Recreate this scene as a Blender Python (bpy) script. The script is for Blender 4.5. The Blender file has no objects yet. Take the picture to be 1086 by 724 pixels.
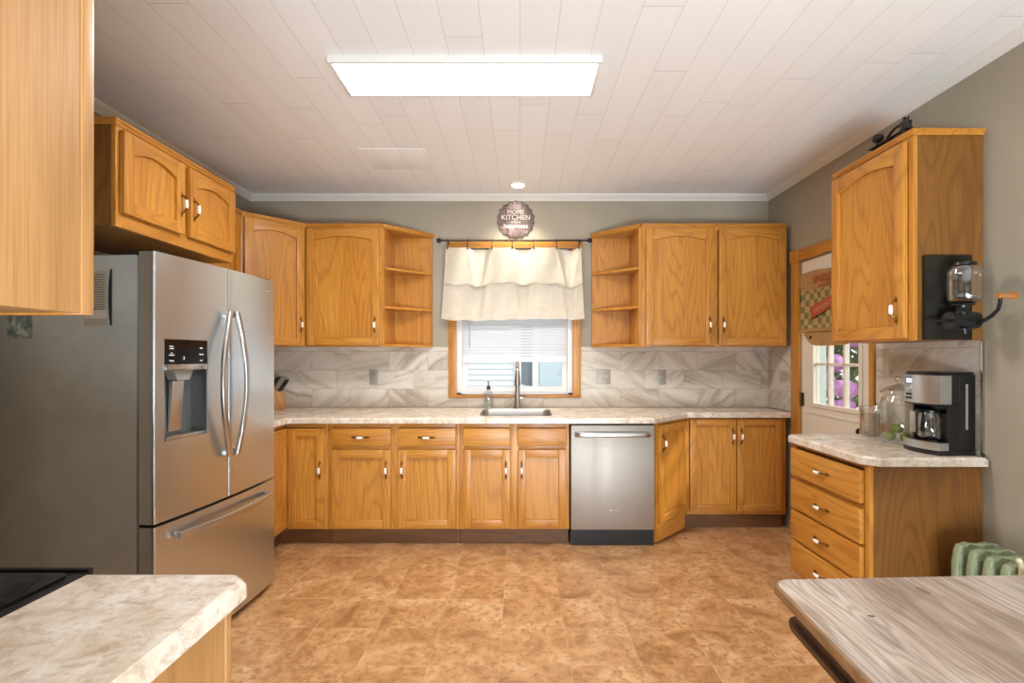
import bpy, bmesh, math, random
from mathutils import Vector, Matrix
R = math.radians
random.seed(7)
S = bpy.context.scene
COL = S.collection

# ------------------------------------------------------------------ camera, world, lights, exposure
F = 524.3                                   # focal length in pixels of the 1086 px wide frame
cd = bpy.data.cameras.new('camera'); cam = bpy.data.objects.new('camera', cd); COL.objects.link(cam)
cam.location = (0, 0, 1.375); cam.rotation_euler = (R(90), 0, 0)
cd.sensor_width = 36; cd.lens = F/1086*36; cd.shift_x = -8/1086; cd.shift_y = 16/1086
cd.clip_start = .05
S.camera = cam
S.view_settings.view_transform = 'Standard'; S.view_settings.look = 'None'
S.view_settings.gamma = 1; S.view_settings.use_curve_mapping = False
S.view_settings.exposure = 0.62
PANEL_E, REAR_FILL_W, CEILING_FILL_W, SPOT_W, SUN_E, SKY_E = 29.0, 5.0, 165.0, 26.0, 2.2, 1.1

w = bpy.data.worlds.new('world'); S.world = w; w.use_nodes = True
bg = w.node_tree.nodes['Background']; bg.inputs[0].default_value = (.86, .93, 1, 1); bg.inputs[1].default_value = SKY_E
sd = bpy.data.lights.new('sun', 'SUN'); sd.energy = SUN_E; sd.angle = R(4); sd.color = (1, .96, .9)
so = bpy.data.objects.new('sun', sd); COL.objects.link(so); so.rotation_euler = Vector((-.75, .28, -.6)).to_track_quat('-Z', 'Z').to_euler()
# added fill light far behind the camera, standing in for an unseen window
ad = bpy.data.lights.new('added_rear_fill', 'AREA'); ad.shape = 'RECTANGLE'; ad.size = 2.4; ad.size_y = 1.5
ad.energy = REAR_FILL_W; ad.color = (1, .96, .9)
ao = bpy.data.objects.new('added_rear_fill', ad); COL.objects.link(ao)
ao.location = (-.2, -3.05, 1.55); ao.rotation_euler = Vector((0, 1, 0)).to_track_quat('-Z', 'Z').to_euler()
# added fill light behind the viewer, no lamp of the room, brightening the ceiling
ld = bpy.data.lights.new('added_ceiling_fill', 'AREA'); ld.shape = 'RECTANGLE'; ld.size = 2.0; ld.size_y = .9
ld.energy = CEILING_FILL_W; ld.color = (.79, .91, 1)
lo = bpy.data.objects.new('added_ceiling_fill', ld); COL.objects.link(lo)
lo.location = (.75, -1.7, .33); lo.rotation_euler = Vector((-.12, .70, .72)).to_track_quat('-Z', 'Z').to_euler()

# ------------------------------------------------------------------ materials
def lin(r, g, b):
    f = lambda c: (c/255/12.92) if c/255 <= .04045 else ((c/255+.055)/1.055)**2.4
    return (f(r), f(g), f(b), 1)

class Mat:
    def __init__(s, name, color=(.8, .8, .8, 1), rough=.5, metal=0, spec=.5):
        s.m = bpy.data.materials.new(name); s.m.use_nodes = True
        s.t = s.m.node_tree; s.b = s.t.nodes['Principled BSDF']
        s.b.inputs['Base Color'].default_value = color; s.b.inputs['Roughness'].default_value = rough
        s.b.inputs['Metallic'].default_value = metal; s.b.inputs['Specular IOR Level'].default_value = spec
    def n(s, kind, **kw):
        nd = s.t.nodes.new(kind)
        for k, v in kw.items():
            if k.startswith('i_'):
                key = k[2:]; key = int(key) if key.isdigit() else key
                nd.inputs[key].default_value = v
            else: setattr(nd, k, v)
        return nd
    def l(s, a, b): s.t.links.new(a, b)
    def math(s, op, a, b=None, c=None):
        nd = s.n('ShaderNodeMath', operation=op)
        for i, v in enumerate((a, b, c)):
            if v is None: continue
            if isinstance(v, (int, float)): nd.inputs[i].default_value = v
            else: s.l(v, nd.inputs[i])
        return nd.outputs[0]
    def ramp(s, fac, stops):
        nd = s.n('ShaderNodeValToRGB'); e = nd.color_ramp.elements
        while len(e) < len(stops): e.new(.5)
        for q, (p, c) in zip(e, stops): q.position = p; q.color = c
        s.l(fac, nd.inputs[0]); return nd.outputs[0]
    def mix(s, fac, a, b, mode='MIX'):
        nd = s.n('ShaderNodeMix', data_type='RGBA', blend_type=mode)
        for i, v in ((0, fac), (6, a), (7, b)):
            if isinstance(v, (int, float, tuple)): nd.inputs[i].default_value = v
            else: s.l(v, nd.inputs[i])
        return nd.outputs[2]
    def coords(s, scale=(1, 1, 1), rnd=True, loc=(0, 0, 0)):
        tc = s.n('ShaderNodeTexCoord'); out = tc.outputs['Object']
        if rnd:
            oi = s.n('ShaderNodeObjectInfo'); sc = s.n('ShaderNodeVectorMath', operation='SCALE')
            sc.inputs[0].default_value = (17.3, 9.1, 23.7); s.l(oi.outputs['Random'], sc.inputs['Scale'])
            ad_ = s.n('ShaderNodeVectorMath', operation='ADD'); s.l(out, ad_.inputs[0]); s.l(sc.outputs[0], ad_.inputs[1]); out = ad_.outputs[0]
        mp = s.n('ShaderNodeMapping'); mp.inputs['Scale'].default_value = scale; mp.inputs['Location'].default_value = loc
        s.l(out, mp.inputs[0]); return mp.outputs[0]
    def noise(s, vec, scale, detail=2, rough=.5, dist=0):
        nd = s.n('ShaderNodeTexNoise'); nd.inputs['Scale'].default_value = scale; nd.inputs['Detail'].default_value = detail
        nd.inputs['Roughness'].default_value = rough; nd.inputs['Distortion'].default_value = dist
        s.l(vec, nd.inputs['Vector']); return nd.outputs['Fac']
    def color(s, c): s.l(c, s.b.inputs['Base Color'])
    def bump(s, h, strength=.2, dist=.002):
        nd = s.n('ShaderNodeBump'); nd.inputs['Strength'].default_value = strength; nd.inputs['Distance'].default_value = dist
        s.l(h, nd.inputs['Height']); s.l(nd.outputs[0], s.b.inputs['Normal'])

def wood(name, axis, light, mid, dark, rough=.38, freq=22, stretch=.115, base=3.5, gap=.0):
    m = Mat(name, rough=rough)
    sc = [1, 1, 1]; sc['XYZ'.index(axis)] = stretch
    v = m.coords(tuple(sc))
    n = m.noise(v, base, 2, .45, .3)
    ring = m.math('SINE', m.math('MULTIPLY', n, freq*6.28))
    ring = m.math('MULTIPLY_ADD', ring, .5, .5)
    ring = m.math('POWER', ring, 4.5)
    sc2 = [260, 260, 260]; sc2['XYZ'.index(axis)] = 5
    fib = m.noise(m.coords(tuple(sc2)), 1, 2, .6)
    sc3 = [2.2, 2.2, 2.2]; sc3['XYZ'.index(axis)] = .5
    broad = m.noise(m.coords(tuple(sc3)), 1.2, 3, .5)
    c = m.ramp(broad, [(.3, mid), (.7, light)])
    c = m.mix(m.math('MULTIPLY', ring, .36), c, dark)
    f2 = m.ramp(fib, [(.38, (1, 1, 1, 1)), (.62, (0, 0, 0, 1))])
    c = m.mix(m.math('MULTIPLY', f2, .36), c, dark)
    m.color(c); m.bump(fib, .08, .001)
    m.b.inputs['Coat Weight'].default_value = .12; m.b.inputs['Coat Roughness'].default_value = .25
    return m.m

OL, OM, OD = lin(212, 150, 64), lin(196, 130, 45), lin(138, 78, 20)
oak_v = wood('oak_vertical_grain', 'Z', OL, OM, OD)
oak_h = wood('oak_horizontal_grain', 'X', OL, OM, OD)
oak_y = wood('oak_depth_grain', 'Y', OL, OM, OD)
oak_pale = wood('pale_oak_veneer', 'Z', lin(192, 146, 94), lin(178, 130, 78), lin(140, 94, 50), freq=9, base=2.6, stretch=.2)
oak_end_shade = wood('shaded_oak_veneer_end_panel', 'Z', lin(142, 94, 40), lin(126, 80, 30), lin(88, 50, 16))  # end panel oak with the shade of camera-facing sides put into its colour
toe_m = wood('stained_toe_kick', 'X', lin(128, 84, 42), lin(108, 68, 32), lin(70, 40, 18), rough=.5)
knifewood = wood('pale_beech', 'Z', lin(222, 170, 110), lin(205, 150, 92), lin(170, 112, 62))
handle_wood = wood('turned_maple', 'X', lin(200, 140, 74), lin(180, 116, 56), lin(120, 70, 30))

def simple(name, c, rough=.5, metal=0, spec=.5, **kw):
    m = Mat(name, c, rough, metal, spec)
    for k, v in kw.items(): m.b.inputs[k.replace('_', ' ')].default_value = v
    return m.m

# painted wall
m = Mat('taupe_wall_paint', rough=.7)
v = m.coords(rnd=False); nz = m.noise(v, 2.5, 3)
m.color(m.ramp(nz, [(.3, lin(158, 148, 130)), (.7, lin(167, 157, 139))])); m.bump(m.noise(v, 90, 2), .06, .002)
wall_m = m.m
# ceiling planks, boards run away from the camera
m = Mat('white_ceiling_planks', rough=.6)
tc = m.n('ShaderNodeTexCoord'); sx = m.n('ShaderNodeSeparateXYZ'); m.l(tc.outputs['Object'], sx.inputs[0])
u = m.math('DIVIDE', sx.outputs[0], .164); row = m.math('FLOOR', u); fr = m.math('FRACT', u)
wn = m.n('ShaderNodeTexWhiteNoise', noise_dimensions='1D'); m.l(row, wn.inputs['W'])
vv = m.math('ADD', m.math('DIVIDE', sx.outputs[1], 1.22), m.math('MULTIPLY', wn.outputs[0], 3.0)); fj = m.math('FRACT', vv)
g1 = m.math('LESS_THAN', fr, .016); g2 = m.math('LESS_THAN', fj, .0032)
seam = m.math('MAXIMUM', g1, g2)
wn2 = m.n('ShaderNodeTexWhiteNoise', noise_dimensions='2D'); cb = m.n('ShaderNodeCombineXYZ')
m.l(row, cb.inputs[0]); m.l(m.math('FLOOR', vv), cb.inputs[1]); m.l(cb.outputs[0], wn2.inputs['Vector'])
wc = m.ramp(wn2.outputs[0], [(0, lin(239, 238, 237)), (1, lin(243, 242, 241))])
st = m.noise(m.coords((90, 2.5, 1), rnd=False), 1, 2)
wc = m.mix(m.math('MULTIPLY', st, .10), wc, lin(196, 188, 182))
m.color(m.mix(m.math('MULTIPLY', seam, .42), wc, lin(150, 140, 132)))
m.bump(m.math('SUBTRACT', m.math('MULTIPLY', st, .2), seam), .25, .002)
ceil_m = m.m
# floor tile
m = Mat('terracotta_vinyl_tile', rough=.33)
mp = m.coords((1, 1, 1), rnd=False, loc=(.0915, -.001, 0))
sx = m.n('ShaderNodeSeparateXYZ'); m.l(mp, sx.inputs[0])
ux = m.math('DIVIDE', sx.outputs[0], .316); uy = m.math('DIVIDE', m.math('SUBTRACT', sx.outputs[1], 3.106), .3015)
gx = m.math('LESS_THAN', m.math('FRACT', ux), .013); gy = m.math('LESS_THAN', m.math('FRACT', uy), .013)
grout = m.math('MAXIMUM', gx, gy)
cb = m.n('ShaderNodeCombineXYZ'); m.l(m.math('FLOOR', ux), cb.inputs[0]); m.l(m.math('FLOOR', uy), cb.inputs[1])
wn = m.n('ShaderNodeTexWhiteNoise', noise_dimensions='2D'); m.l(cb.outputs[0], wn.inputs['Vector'])
sv = m.n('ShaderNodeVectorMath', operation='SCALE'); m.l(wn.outputs['Color'], sv.inputs[0]); sv.inputs['Scale'].default_value = 30
av = m.n('ShaderNodeVectorMath', operation='ADD'); m.l(mp, av.inputs[0]); m.l(sv.outputs[0], av.inputs[1])
n1 = m.noise(av.outputs[0], 4.2, 6, .66, .7); n2 = m.noise(av.outputs[0], 26, 4, .7, .4)
c = m.ramp(n1, [(.32, lin(146, 100, 62)), (.45, lin(186, 138, 92)), (.57, lin(206, 161, 115)), (.72, lin(224, 188, 148))])
c = m.mix(m.ramp(n2, [(.36, (.75, .75, .75, 1)), (.52, (0, 0, 0, 1))]), c, lin(150, 102, 62))
c = m.mix(m.math('MULTIPLY', wn.outputs[0], .15), c, lin(180, 130, 84))
m.color(m.mix(m.math('MULTIPLY', grout, .28), c, lin(222, 190, 158)))
m.bump(m.math('SUBTRACT', m.math('MULTIPLY', n2, .4), grout), .15, .002)
m.l(m.math('MULTIPLY_ADD', n2, .2, .28), m.b.inputs['Roughness'])
floor_m = m.m
# marble look tile (coordinates chosen by plane)
def tile(name, ax):
    m = Mat(name, rough=.3)
    tc = m.n('ShaderNodeTexCoord'); sx = m.n('ShaderNodeSeparateXYZ'); m.l(tc.outputs['Object'], sx.inputs[0])
    a = sx.outputs[ax]; z = m.math('SUBTRACT', sx.outputs[2], .935)
    uz = m.math('DIVIDE', z, .1605); row = m.math('FLOOR', uz)
    ua = m.math('ADD', m.math('DIVIDE', m.math('ADD', a, 1.80), .334), m.math('MULTIPLY', m.math('MODULO', m.math('ADD', row, 20), 2), .36))
    g = m.math('MAXIMUM', m.math('LESS_THAN', m.math('FRACT', ua), .013), m.math('LESS_THAN', m.math('FRACT', uz), .028))
    cb = m.n('ShaderNodeCombineXYZ'); m.l(m.math('FLOOR', ua), cb.inputs[0]); m.l(row, cb.inputs[1])
    wn = m.n('ShaderNodeTexWhiteNoise', noise_dimensions='2D'); m.l(cb.outputs[0], wn.inputs['Vector'])
    # rotate veins per tile
    ang = m.math('MULTIPLY_ADD', wn.outputs[0], 1.7, -.85)
    cs, sn = m.math('COSINE', ang), m.math('SINE', ang)
    p = m.math('ADD', m.math('MULTIPLY', a, cs), m.math('MULTIPLY', z, sn))
    q = m.math('SUBTRACT', m.math('MULTIPLY', z, cs), m.math('MULTIPLY', a, sn))
    cv = m.n('ShaderNodeCombineXYZ'); m.l(m.math('MULTIPLY', p, 1.6), cv.inputs[0]); m.l(m.math('MULTIPLY', q, 7), cv.inputs[1])
    m.l(m.math('MULTIPLY', wn.outputs[0], 40), cv.inputs[2])
    n1 = m.noise(cv.outputs[0], 1.3, 5, .6, .8)
    c = m.ramp(n1, [(.29, lin(146, 133, 116)), (.42, lin(190, 178, 161)), (.52, lin(211, 202, 188)), (.7, lin(222, 214, 202))])
    c = m.mix(m.math('MULTIPLY', m.math('FRACT', m.math('MULTIPLY', wn.outputs[0], 7.3)), .3), c, lin(196, 185, 172))
    m.color(m.mix(m.math('MULTIPLY', g, .75), c, lin(172, 160, 146)))
    m.bump(m.math('SUBTRACT', 1, g), .2, .001)
    return m.m
tile_x, tile_y = tile('marble_look_tile', 0), tile('marble_look_tile_side', 1)
# laminate worktop
m = Mat('mottled_laminate', rough=.25)
v = m.coords(rnd=False); n1 = m.noise(v, 11, 6, .7, .5); n2 = m.noise(v, 30, 5, .75, .4)
c = m.ramp(n1, [(.34, lin(200, 180, 157)), (.47, lin(220, 206, 188)), (.62, lin(233, 224, 212))])
c = m.mix(m.ramp(n2, [(.36, (.6, .6, .6, 1)), (.5, (0, 0, 0, 1))]), c, lin(176, 153, 127))
m.color(c); lam_m = m.m
# stainless
def steel(name, c, rough=.28, axis=2, amt=.07):
    m = Mat(name, c, rough, 1.0)
    sc = [3, 3, 3]; 
    for i in range(3):
        if i != axis: sc[i] = 3
    sc[axis] = 900
    n = m.noise(m.coords(tuple(sc), rnd=False), 1, 2)
    band = m.noise(m.coords((9, 9, .35), rnd=False), 1, 3)
    n = m.math('MULTIPLY_ADD', n, .25, band)
    m.l(m.math('MULTIPLY_ADD', n, amt*2, rough-amt*1.2), m.b.inputs['Roughness'])
    return m.m
steel_m = steel('brushed_stainless', lin(208, 214, 219), .30)
steel_dw = steel('brushed_stainless_panel', lin(164, 156, 147), .5)
steel_hi = simple('polished_steel', lin(200, 199, 197), .28, 1)
sink_m = simple('sink_steel', lin(205, 203, 200), .32, 1)
m = Mat('grey_textured_metal', rough=.42, metal=.35)
v = m.coords(rnd=False)
c = m.ramp(m.noise(v, 3.5, 4, .6), [(.3, lin(182, 186, 182)), (.7, lin(200, 203, 199))])
c = m.mix(m.ramp(m.noise(v, 22, 3, .7, .6), [(.64, (0, 0, 0, 1)), (.72, (.5, .5, .5, 1))]), c, lin(204, 206, 202))
m.color(c); m.bump(m.noise(v, 300, 1), .06, .001); fside_m = m.m
black_p = simple('black_plastic', (.008, .008, .009, 1), .3)
black_matte = simple('black_rubber', (.012, .012, .012, 1), .6)
black_glass = simple('black_ceramic_glass', (.004, .004, .005, 1), .08)
brass = simple('antique_brass', lin(128, 94, 50), .33, 1)
porc = simple('white_porcelain', lin(242, 238, 228), .15)
vinyl = simple('white_vinyl', lin(236, 232, 228), .35)
blind_m = simple('white_blind', lin(238, 238, 240), .5)
doorpaint = simple('cream_door_paint', lin(232, 224, 208), .45)
crown_m = simple('white_trim_paint', lin(226, 221, 214), .45)
iron = simple('black_cast_iron', (.016, .016, .017, 1), .24, .3)
chrome = simple('brushed_nickel', lin(190, 184, 176), .22, 1)
plate_m = simple('grey_steel_plate', lin(166, 160, 150), .45, .4)
rust = simple('dark_bronze', lin(38, 30, 24), .4, .7)
hinge_m = simple('old_brass_hinge', lin(120, 100, 66), .4, 1)
white_p = simple('white_plastic', lin(235, 233, 230), .4)
paper_m = simple('tan_paper', lin(168, 156, 138), .8)
blackout = simple('dark_gap', (.004, .004, .004, 1), .8)
def emis(name, c, e):
    m = Mat(name, (.8, .8, .8, 1)); m.b.inputs['Emission Color'].default_value = c; m.b.inputs['Emission Strength'].default_value = e; return m.m
diff_m = emis('lit_diffuser', (1, .975, .94, 1), PANEL_E)
bulb_m = emis('lit_bulb', (1, .92, .8, 1), 30)
lcd_m = emis('blue_lcd', (.25, .35, .9, 1), .5)
ind_m = emis('display_print', (.9, .93, 1, 1), .35)
def glass(name, tint=(1, 1, 1, 1), refl=.35, base=.04, rough=.02):
    m = bpy.data.materials.new(name); m.use_nodes = True; t = m.node_tree; t.nodes.clear()
    o = t.nodes.new('ShaderNodeOutputMaterial'); mx = t.nodes.new('ShaderNodeMixShader'); tr = t.nodes.new('ShaderNodeBsdfTransparent')
    gl = t.nodes.new('ShaderNodeBsdfGlossy'); gl.inputs['Roughness'].default_value = rough
    lw = t.nodes.new('ShaderNodeLayerWeight'); lw.inputs[0].default_value = .35
    ma = t.nodes.new('ShaderNodeMath'); ma.operation = 'MULTIPLY_ADD'; ma.inputs[1].default_value = refl; ma.inputs[2].default_value = base
    tr.inputs[0].default_value = tint
    t.links.new(lw.outputs['Facing'], ma.inputs[0]); t.links.new(ma.outputs[0], mx.inputs[0])
    t.links.new(tr.outputs[0], mx.inputs[1]); t.links.new(gl.outputs[0], mx.inputs[2]); t.links.new(mx.outputs[0], o.inputs[0])
    return m
def haze(name, c, f):
    m = bpy.data.materials.new(name); m.use_nodes = True; t = m.node_tree; t.nodes.clear()
    o = t.nodes.new('ShaderNodeOutputMaterial'); mx = t.nodes.new('ShaderNodeMixShader'); tr = t.nodes.new('ShaderNodeBsdfTransparent')
    df = t.nodes.new('ShaderNodeBsdfDiffuse'); df.inputs[0].default_value = c; mx.inputs[0].default_value = f
    t.links.new(tr.outputs[0], mx.inputs[1]); t.links.new(df.outputs[0], mx.inputs[2]); t.links.new(mx.outputs[0], o.inputs[0])
    return m
pane_m = glass('window_glass', (.97, .98, .98, 1), .25, .03)
jar_m = glass('clear_jar_glass', (.95, .97, .955, 1), .9, .11)
rib_m = glass('ribbed_jar_glass', (.97, .975, .96, 1), .8, .10, .06)
bottle_m = glass('soap_bottle_glass', (.95, .97, .97, 1), .7, .14)
# cloth
m = Mat('cream_drop_cloth', lin(232, 222, 204), .9)
v = m.coords(rnd=False)
m.color(m.ramp(m.noise(v, 14, 4, .6), [(.3, lin(208, 197, 178)), (.7, lin(220, 210, 192))])); m.bump(m.noise(v, 260, 2), .3, .001)
o = [n for n in m.t.nodes if n.type == 'OUTPUT_MATERIAL'][0]
tl = m.n('ShaderNodeBsdfTranslucent'); tl.inputs[0].default_value = lin(238, 230, 216); ms = m.n('ShaderNodeMixShader'); ms.inputs[0].default_value = .14
m.l(m.b.outputs[0], ms.inputs[1]); m.l(tl.outputs[0], ms.inputs[2]); m.l(ms.outputs[0], o.inputs[0]); cloth_m = m.m
# feed sack
m = Mat('printed_burlap', rough=.9)
tc = m.n('ShaderNodeTexCoord'); sx = m.n('ShaderNodeSeparateXYZ'); m.l(tc.outputs['Object'], sx.inputs[0])
ka = m.math('FLOOR', m.math('DIVIDE', sx.outputs[0], .05)); kz = m.math('FLOOR', m.math('DIVIDE', sx.outputs[2], .0465))
chk = m.math('MODULO', m.math('ADD', m.math('ADD', ka, kz), 100), 2)
band = m.math('MULTIPLY', m.math('LESS_THAN', sx.outputs[2], .30), m.math('GREATER_THAN', sx.outputs[2], .02))
chk = m.math('MULTIPLY', chk, band)
fz = m.noise(m.coords(rnd=False), 60, 3, .7)
c = m.ramp(fz, [(.3, lin(152, 116, 66)), (.7, lin(186, 148, 92))])
c2 = m.mix(m.math('MULTIPLY', band, .5), c, lin(196, 168, 108))
m.color(m.mix(m.math('MULTIPLY', chk, .72), c2, m.ramp(fz, [(.3, lin(62, 88, 58)), (.7, lin(88, 110, 72))])))
m.bump(m.noise(m.coords(rnd=False), 330, 1), .4, .001); sack_m = m.m
red_ink = simple('faded_red_ink', lin(176, 84, 50), .9)
pale_ink = simple('faded_pale_ink', lin(206, 150, 96), .9)
# table top
m = Mat('weathered_table_wood', rough=.5)
v = m.coords((1, .13, 1), rnd=False)
n = m.noise(v, 4.5, 3, .5, .9); ring = m.math('MULTIPLY_ADD', m.math('SINE', m.math('MULTIPLY', n, 120)), .5, .5)
fib = m.noise(m.coords((240, 4, 240), rnd=False), 1, 3, .7); br = m.noise(m.coords((4, 1.2, 4), rnd=False), 1.4, 4, .6)
c = m.ramp(br, [(.28, lin(132, 112, 98)), (.43, lin(182, 164, 149)), (.62, lin(214, 202, 190))])
c = m.mix(m.math('MULTIPLY', m.math('POWER', ring, 2.0), .42), c, lin(120, 98, 82))
c = m.mix(m.ramp(fib, [(.36, (.45, .45, .45, 1)), (.52, (0, 0, 0, 1))]), c, lin(92, 72, 60))
tcx = m.n('ShaderNodeTexCoord'); sx = m.n('ShaderNodeSeparateXYZ'); m.l(tcx.outputs['Object'], sx.inputs[0])
for kx, ky, kr, ka, kf in ((.174, .672, .009, 1.7, .85), (.40, .80, .012, .6, .45), (.66, .74, .03, .25, .5), (.14, .60, .05, .5, .3)):   # knots and stains
    q1 = m.math('POWER', m.math('ABSOLUTE', m.math('SUBTRACT', sx.outputs[0], kx)), 2); q2 = m.math('POWER', m.math('ABSOLUTE', m.math('MULTIPLY', m.math('SUBTRACT', sx.outputs[1], ky), ka)), 2)
    dd = m.math('MULTIPLY_ADD', br, kr*.8, m.math('SQRT', m.math('ADD', q1, q2)))
    c = m.mix(m.math('MULTIPLY', m.math('LESS_THAN', dd, kr*1.4) if kr < .02 else m.math('MAXIMUM', m.math('SUBTRACT', 1.4, m.math('DIVIDE', dd, kr)), 0), kf), c, lin(74, 52, 42))
m.color(c); m.bump(fib, .15, .001); table_m = m.m
table_edge = wood('table_edge_wood', 'Y', lin(166, 130, 92), lin(144, 108, 72), lin(96, 66, 40), rough=.5)
table_dark = wood('dark_table_wood', 'Y', lin(88, 54, 34), lin(68, 40, 24), lin(34, 20, 12), rough=.45)
# radiator paint
m = Mat('sage_radiator_paint', rough=.4); v = m.coords(rnd=False)
m.color(m.ramp(m.noise(v, 14, 4, .6), [(.3, lin(140, 152, 120)), (.7, lin(164, 174, 142))])); rad_m = m.m
# old board
m = Mat('blackened_board', rough=.8, spec=.2); v = m.coords(rnd=False)
m.color(m.ramp(m.noise(v, 8, 5, .65), [(.3, lin(24, 22, 17)), (.6, lin(40, 36, 27)), (.8, lin(62, 54, 40))])); board_m = m.m
# sign metal
m = Mat('mottled_sign_metal', rough=.35, metal=.4); v = m.coords(rnd=False)
m.color(m.ramp(m.noise(v, 16, 5, .65), [(.3, lin(72, 58, 56)), (.55, lin(118, 100, 96)), (.75, lin(160, 142, 134))])); sign_m = m.m
sign_txt = simple('sign_lettering', lin(236, 226, 212), .5)
# outdoors
siding_m = simple('white_siding', lin(232, 236, 238), .6)
grey_pane = simple('dark_window_pane', lin(120, 132, 140), .2)
pale_door = simple('pale_blue_door', lin(205, 222, 228), .5)
green_post = simple('pale_green_post', lin(196, 214, 200), .5)
m = Mat('shrub_leaves', rough=.5); v = m.coords(rnd=False)
m.color(m.ramp(m.noise(v, 9, 3), [(.3, lin(44, 78, 30)), (.7, lin(120, 160, 62))])); leaf_m = m.m
m = Mat('magenta_petals', rough=.6); v = m.coords()
m.color(m.ramp(m.noise(v, 20, 3), [(.3, lin(196, 112, 180)), (.7, lin(228, 166, 220))])); petal_m = m.m
grass_m = simple('paved_yard', lin(168, 166, 158), .9)
green_in = simple('green_limes', lin(122, 146, 48), .5)
bean_m = simple('coffee_beans', lin(48, 28, 18), .6)
photo_m = Mat('faded_photo_print', rough=.35)
photo_m.color(photo_m.ramp(photo_m.noise(photo_m.coords(rnd=False), 26, 3, .6), [(.35, lin(88, 108, 104)), (.5, lin(138, 152, 146)), (.62, lin(196, 202, 196))])); photo_m = photo_m.m

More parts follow.
